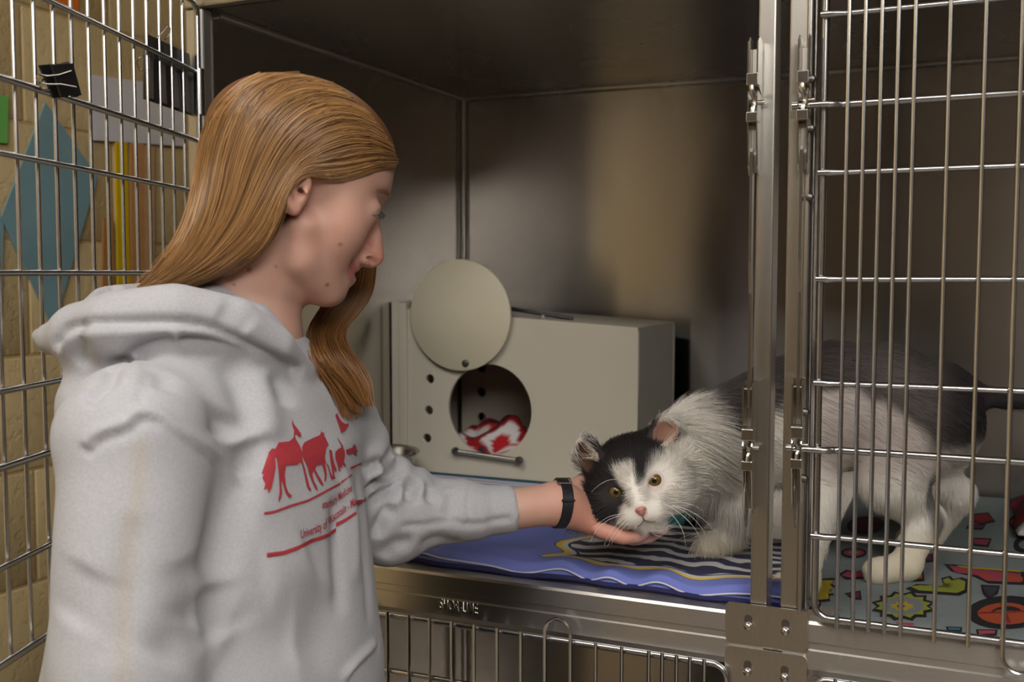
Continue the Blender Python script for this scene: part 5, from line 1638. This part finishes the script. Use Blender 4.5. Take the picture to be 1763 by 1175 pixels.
# ---- trousers and shoes below the frame
hipc = at(385, 1100, d=1.0)[:2]
def pt3(a, b, z): return np.array([hipc[0] + SH[0] * a + FC[0] * b, hipc[1] + SH[1] * a + FC[1] * b, z])
j_ops = [('+', ell(pt3(0, 0, .86), (.165, .165, .13)), 0)]
for sx in (-1, 1):
    j_ops.append(('+', chain([pt3(.085 * sx, 0, .84), pt3(.10 * sx, .02, .48), pt3(.105 * sx, -.01, .07)], [.095, .066, .052]), .03))
j_ops.append(('-', lambda P: (.062 - P[:, 2]).astype(np.float32) * -1 - .0 + 0 * P[:, 0] if False else (P[:, 2] - .055).astype(np.float32), .004))
JV, JF = surface(field(j_ops), pt3(0, 0, 0) - np.array([.28, .28, 0]), pt3(0, 0, 1.02) + np.array([.28, .28, 0]), .009)
child_of(person, link('jeans', fast_mesh('jeans', JV, JF), flat_mat('dark_denim', (52, 62, 86), .9, .1, 80)))
for sx in (-1, 1):
    s_ops = [('+', chain([pt3(.105 * sx, -.05, .045), pt3(.11 * sx, .05, .042), pt3(.115 * sx, .14, .034)], [.043, .042, .033]), 0), ('-', lambda P: (P[:, 2] - .002).astype(np.float32), .004)]
    SV, SF = surface(field(s_ops), pt3(.1 * sx, .04, 0) - np.array([.2, .2, .02]), pt3(.1 * sx, .04, .12) + np.array([.2, .2, 0]), .006)
    child_of(person, link('shoe', fast_mesh('shoe', SV, SF), flat_mat('grey_shoe', (70, 70, 74), .7)))
# ------------------------------------------------------------------ her hair
def poly_sdf(px):
    """signed distance to an outline in the head's side view"""
    Q = np.array([[(hp(u, v, .06) - H0) @ ef, (hp(u, v, .06) - H0) @ ez] for u, v in px], np.float32)
    def f(P):
        a = np.stack([(P - H0.astype(np.float32)) @ ef.astype(np.float32), (P - H0.astype(np.float32)) @ ez.astype(np.float32)], 1)
        d = np.full(len(a), 1e9, np.float32); s = np.zeros(len(a), bool)
        n = len(Q)
        for i in range(n):
            p, q = Q[i], Q[(i + 1) % n]
            e = q - p; w = a - p
            t_ = np.clip(w @ e / (e @ e), 0, 1)
            d = np.minimum(d, np.linalg.norm(w - t_[:, None] * e, axis=1))
            c = (p[1] > a[:, 1]) != (q[1] > a[:, 1])
            xx = p[0] + (a[:, 1] - p[1]) * (q[0] - p[0]) / (q[1] - p[1] + 1e-12)
            s ^= c & (a[:, 0] < xx)
        return np.where(s, -d, d)
    return f
r_ops = [('+', ell(hp(528, 252), (.0895, .0665, .0790), RF), 0)]
A = lambda f, k=.02, s='+': r_ops.append((s, f, k))
A(ell(hp(454, 234), (.048, .050, .068), RF), .02)
for q in (lambda P: P, mir):
    A(chain([q(hp(455, 250, .045)), q(hp(425, 335, .048)), q(hp(385, 405, .047)), q(hp(325, 458, .042)), q(hp(268, 498, .032))], [.034, .032, .027, .019, .007]), .02)
    A(chain([q(hp(480, 350, .062)), q(hp(455, 400, .062)), q(hp(405, 448, .056))], [.020, .020, .016]), .02)
A(chain([hp(440, 235), hp(407, 320), hp(365, 400), hp(308, 460), hp(258, 500)], [.043, .039, .031, .019, .006]), .02)
A(poly_sdf([(720, 281), (678, 283), (645, 290), (610, 306), (580, 314), (552, 306), (535, 298), (508, 312), (494, 340), (488, 368), (478, 400), (450, 438), (405, 472), (388, 492), (400, 640), (640, 640), (720, 500)]), .006, '-')
fn = field(r_ops)
HV, HF = surface(fn, H0 - np.array([.24, .24, .16]), H0 + np.array([.2, .2, .16]), .0035)
HV = relax(HV, HF, 2, .4)
hair_root = child_of(person, link('hair', fast_mesh('hair', HV, HF), flat_mat('auburn_base', (112, 72, 38), .55, .12, 60)))
hair_root['label'] = 'long straight auburn hair tucked behind the ear'
_bv, _bp = BODYV, BODYF
_ok = (np.linalg.norm(_bv[_bp[:, 0]] - H0, axis=1) < .14)
hbv = bvh_of(np.vstack([HV, _bv]), np.vstack([HF, _bp[_ok] + len(HV)]))
GU = [[(674, 284), (645, 291), (608, 307), (572, 312), (540, 298), (510, 302), (488, 340), (470, 398), (430, 452), (350, 490), (268, 506)],
      [(677, 278), (640, 274), (590, 288), (545, 286), (508, 298), (482, 340), (466, 392), (445, 432), (395, 465), (325, 494), (262, 506)],
      [(670, 258), (620, 232), (560, 246), (520, 272), (492, 310), (472, 360), (448, 405), (410, 440), (362, 470), (308, 494), (258, 506)],
      [(652, 228), (600, 200), (540, 218), (498, 255), (468, 305), (445, 360), (418, 405), (382, 440), (340, 470), (295, 493), (254, 505)],
      [(618, 186), (560, 166), (500, 186), (460, 232), (434, 295), (415, 355), (390, 405), (358, 442), (322, 470), (284, 492), (250, 504)],
      [(570, 152), (515, 144), (460, 164), (424, 214), (402, 285), (388, 350), (366, 402), (338, 442), (306, 470), (274, 491), (247, 503)],
      [(510, 134), (468, 138), (424, 162), (392, 210), (374, 280), (364, 345), (346, 400), (320, 440), (292, 468), (266, 489), (244, 501)],
      [(462, 136), (430, 150), (396, 178), (366, 222), (352, 280), (345, 340), (328, 398), (304, 438), (280, 466), (260, 486), (242, 499)],
      [(446, 134), (412, 150), (378, 184), (354, 226), (342, 280), (335, 340), (317, 396), (294, 436), (272, 464), (255, 484), (240, 497)]]
GU = [arc_pts(np.array(g, float), 4) for g in GU]
G = np.array([g[np.linspace(0, len(g) - 1, 26).round().astype(int)] for g in GU])          # guides x points x 2
def shade(n, light=(178, 134, 82), dark_=(92, 60, 36)):
    k = np.clip(rng.normal(.5, .26, n), 0, 1)[:, None]
    return np.array(lin(*dark_)[:3]) * (1 - k) + np.array(lin(*light)[:3]) * k
strands, cols_ = [], []
nS = 6500
gi = rng.random(nS) * (len(G) - 1.001)
clump = vnoise(np.stack([gi * 3.1, 0 * gi, 0 * gi], 1), 6.0, 5, 2)
for k in range(nS):
    i0 = int(gi[k]); f = gi[k] - i0
    g = G[i0] * (1 - f) + G[i0 + 1] * f
    t0 = 0 if rng.random() < .75 else int(rng.integers(0, 8))
    g = g[t0:] + np.cumsum(rng.normal(size=(26 - t0, 2)) * .35, 0) + rng.normal(size=2) * 1.2
    lift = .0012 + .0035 * rng.random() ** 2
    pts, lastd = [], None
    for (u, v) in g[::(1 if len(g) < 14 else 1)]:
        p = cast(hbv, u, v, lift)
        if p is None:
            if lastd is None: continue
            p = at(u, v, d=lastd)
        dd = (p - CAM) @ _f
        if lastd is not None and abs(dd - lastd) > .07: p = at(u, v, d=lastd); dd = lastd
        lastd = dd; pts.append(p)
    if len(pts) < 12: continue
    pts = np.array(pts)
    # smooth the strand and resample to 16 points
    for _ in range(3): pts[1:-1] = .25 * pts[:-2] + .5 * pts[1:-1] + .25 * pts[2:]
    x = np.linspace(0, len(pts) - 1, 16); xi = x.astype(int).clip(0, len(pts) - 2)
    strands.append(pts[xi] + (pts[xi + 1] - pts[xi]) * (x - xi)[:, None]); cols_.append(clump[k])
S = np.array(strands)
cc = shade(len(S)) * (1 + .28 * np.array(cols_))[:, None]
far = mir(S[::3].reshape(-1, 3) ) if False else (S[::3].reshape(-1, 3) - 2 * ((S[::3].reshape(-1, 3) - H0) @ nL)[:, None] * nL).reshape(-1, 16, 3)
S2 = np.concatenate([S, far]); c2 = np.concatenate([cc, cc[::3]])
o = hair_object('strands', S2, .00030, c2, M['strand'], None, .5); o.parent = hair_root; o['kind'] = 'stuff'
o.matrix_parent_inverse = hair_root.matrix_parent_inverse.inverted() if False else (person.matrix_basis @ hair_root.matrix_parent_inverse).inverted()
# the lock on the far side, swinging below the chin and over the chest
L1 = np.array([hp(u, v, w) for u, v, w in ((600, 360, -.072), (590, 440, -.076), (560, 520, -.066), (528, 570, -.050), (536, 620, -.036), (556, 665, -.026), (580, 712, -.020))])
L2 = np.array([hp(u, v, w) for u, v, w in ((650, 330, -.058), (648, 440, -.074), (640, 515, -.074), (592, 568, -.058), (600, 612, -.044), (634, 660, -.032), (632, 728, -.024))])
L3 = np.array([hp(u, v, w) for u, v, w in ((620, 350, -.080), (615, 450, -.088), (590, 530, -.082), (552, 575, -.066), (566, 622, -.052), (596, 670, -.040), (606, 722, -.030))])
def before_cloth(Lk):
    out = []
    for p in arc_pts(Lk, 5):
        u, v = project(p)
        h = cast(hoodie_bvh, u, v)
        dp = (p - CAM) @ _f
        if h is not None and v > 560: dp = min(dp, (h - CAM) @ _f - .010)
        out.append(at(u, v, d=dp))
    out = np.array(out)
    for _ in range(4): out[1:-1] = .25 * out[:-2] + .5 * out[1:-1] + .25 * out[2:]
    return out
L1, L2, L3 = before_cloth(L1), before_cloth(L2), before_cloth(L3)
nl = 2600
a, b = rng.random(nl), rng.random(nl)
m = a + b > 1; a[m], b[m] = 1 - a[m], 1 - b[m]
ce = 1 - a - b
S = ce[:, None, None] * L1 + a[:, None, None] * L2 + b[:, None, None] * L3
tt = np.linspace(0, 1, S.shape[1])
kk = rng.integers(0, 7, nl)                                # strands gather into pointed tips
off = rng.normal(size=(7, 3)) * .008
S = S + off[kk][:, None] * (tt ** 3)[None, :, None] + rng.normal(size=(nl, 1, 3)) * .0012
cen = np.array([S[kk == j].mean(0) for j in range(7)])
S = S + (cen[kk] - S) * (np.clip(tt - .7, 0, 1) / .3)[None, :, None] * .45
cut = 1 - .12 * rng.random(nl)
x = cut[:, None] * np.linspace(0, S.shape[1] - 1, 18)[None]
xi = x.astype(int).clip(0, S.shape[1] - 2); fr_ = (x - xi)[..., None]
S = np.take_along_axis(S, xi[..., None], 1) * (1 - fr_) + np.take_along_axis(S, xi[..., None] + 1, 1) * fr_
o = hair_object('side_lock', S, .00042, shade(nl, (168, 118, 66), (96, 60, 34)), M['strand'], None, .5); o.parent = hair_root; o['kind'] = 'stuff'
o.matrix_parent_inverse = (person.matrix_basis @ hair_root.matrix_parent_inverse).inverted()
# loose flyaway hairs
fly = []
for k in range(90):
    j = rng.integers(0, len(strands)); s_ = strands[j].copy()
    s_ = s_ + (rng.normal(size=3) * .004)[None] * np.linspace(0, 1, 16)[:, None] ** 1.5 + nL * .004 + ez * .002
    fly.append(s_)
o = hair_object('flyaway_hairs', np.array(fly), .00014, shade(len(fly), (220, 176, 120), (170, 120, 70)), M['strand'], None, .5); o.parent = hair_root; o['kind'] = 'stuff'
o.matrix_parent_inverse = (person.matrix_basis @ hair_root.matrix_parent_inverse).inverted()

# ------------------------------------------------------------------ wristwatch
wc = at(964, 867, d=1.205)
axw = unit(at(1000, 873, d=1.212) - at(900, 874, d=1.192))
up_ = unit(ez - axw * (ez @ axw)); dp_ = np.cross(axw, up_)
M['strap'] = flat_mat('black_rubber', (26, 26, 30), .45, .1)
watch = empty('wristwatch', wc)
angs = np.linspace(0, 2 * math.pi, 49)[:-1]
ringv, ringf = [], []
ru, rd_ = .0270, .0275
for t_ in angs:
    c = wc + up_ * ru * math.cos(t_) + dp_ * rd_ * math.sin(t_) + axw * .002 * math.cos(t_)
    nr = unit(up_ * math.cos(t_) / ru + dp_ * math.sin(t_) / rd_)
    for (w_, h_) in ((-.0062, -.0006), (.0062, -.0006), (.0066, .0008), (.0054, .0020), (-.0054, .0020), (-.0066, .0008)):
        ringv.append(c + axw * w_ + nr * h_)
for k in range(48):
    for j in range(6):
        ringf.append((k * 6 + j, k * 6 + (j + 1) % 6, ((k + 1) % 48) * 6 + (j + 1) % 6, ((k + 1) % 48) * 6 + j))
child_of(watch, MB().add(ringv, ringf).build('strap', M['strap'], None, True))
def wpt(t_, w_, h_): return wc + up_ * (ru + h_) * math.cos(t_) + dp_ * (rd_ + h_) * math.sin(t_) + axw * w_
sgn = 1 if dp_ @ (CAM - wc) > 0 else -1
child_of(watch, MB().tube([wpt(sgn * .50, -.0080, .003), wpt(sgn * .50, .0085, .003), wpt(sgn * .16, .0085, .0035), wpt(sgn * .16, -.0080, .0035), wpt(sgn * .50, -.0080, .003)], .0011, 8).build('buckle', M['latch'], None, True))
child_of(watch, MB().tube([wpt(sgn * 1.25, -.0072, .0022), wpt(sgn * 1.25, -.006, .0038), wpt(sgn * 1.25, .006, .0038), wpt(sgn * 1.25, .0072, .0022)], .0014, 8).build('keeper_loop', M['strap'], None, True))
for t_ in (.75, .98, 1.55, 1.8, 2.05):
    h_ = child_of(watch, MB().tube([wpt(sgn * t_, 0, .0012), wpt(sgn * t_, 0, .0023)], .0010, 8).build('strap_hole', flat_mat('hole_dark', (8, 8, 8), .8), None, True))
child_of(watch, MB().lathe([(.014, 0), (.0145, .003), (.0135, .007), (.0005, .0072)], 32, 'z').build('watch_case', M['latch'], None, True))
wcase = [o for o in COL.objects if o.name.startswith('watch_case')][-1]
wcase.matrix_parent_inverse.identity()
nr = -up_ * .55 - dp_ * sgn * .83
wcase.location = Vector(nr * .0275); wcase.rotation_euler = Vector((0, 0, 1)).rotation_difference(Vector(nr)).to_euler()
tag(watch, 'black rubber strap watch worn on the reaching wrist', 'wristwatch')
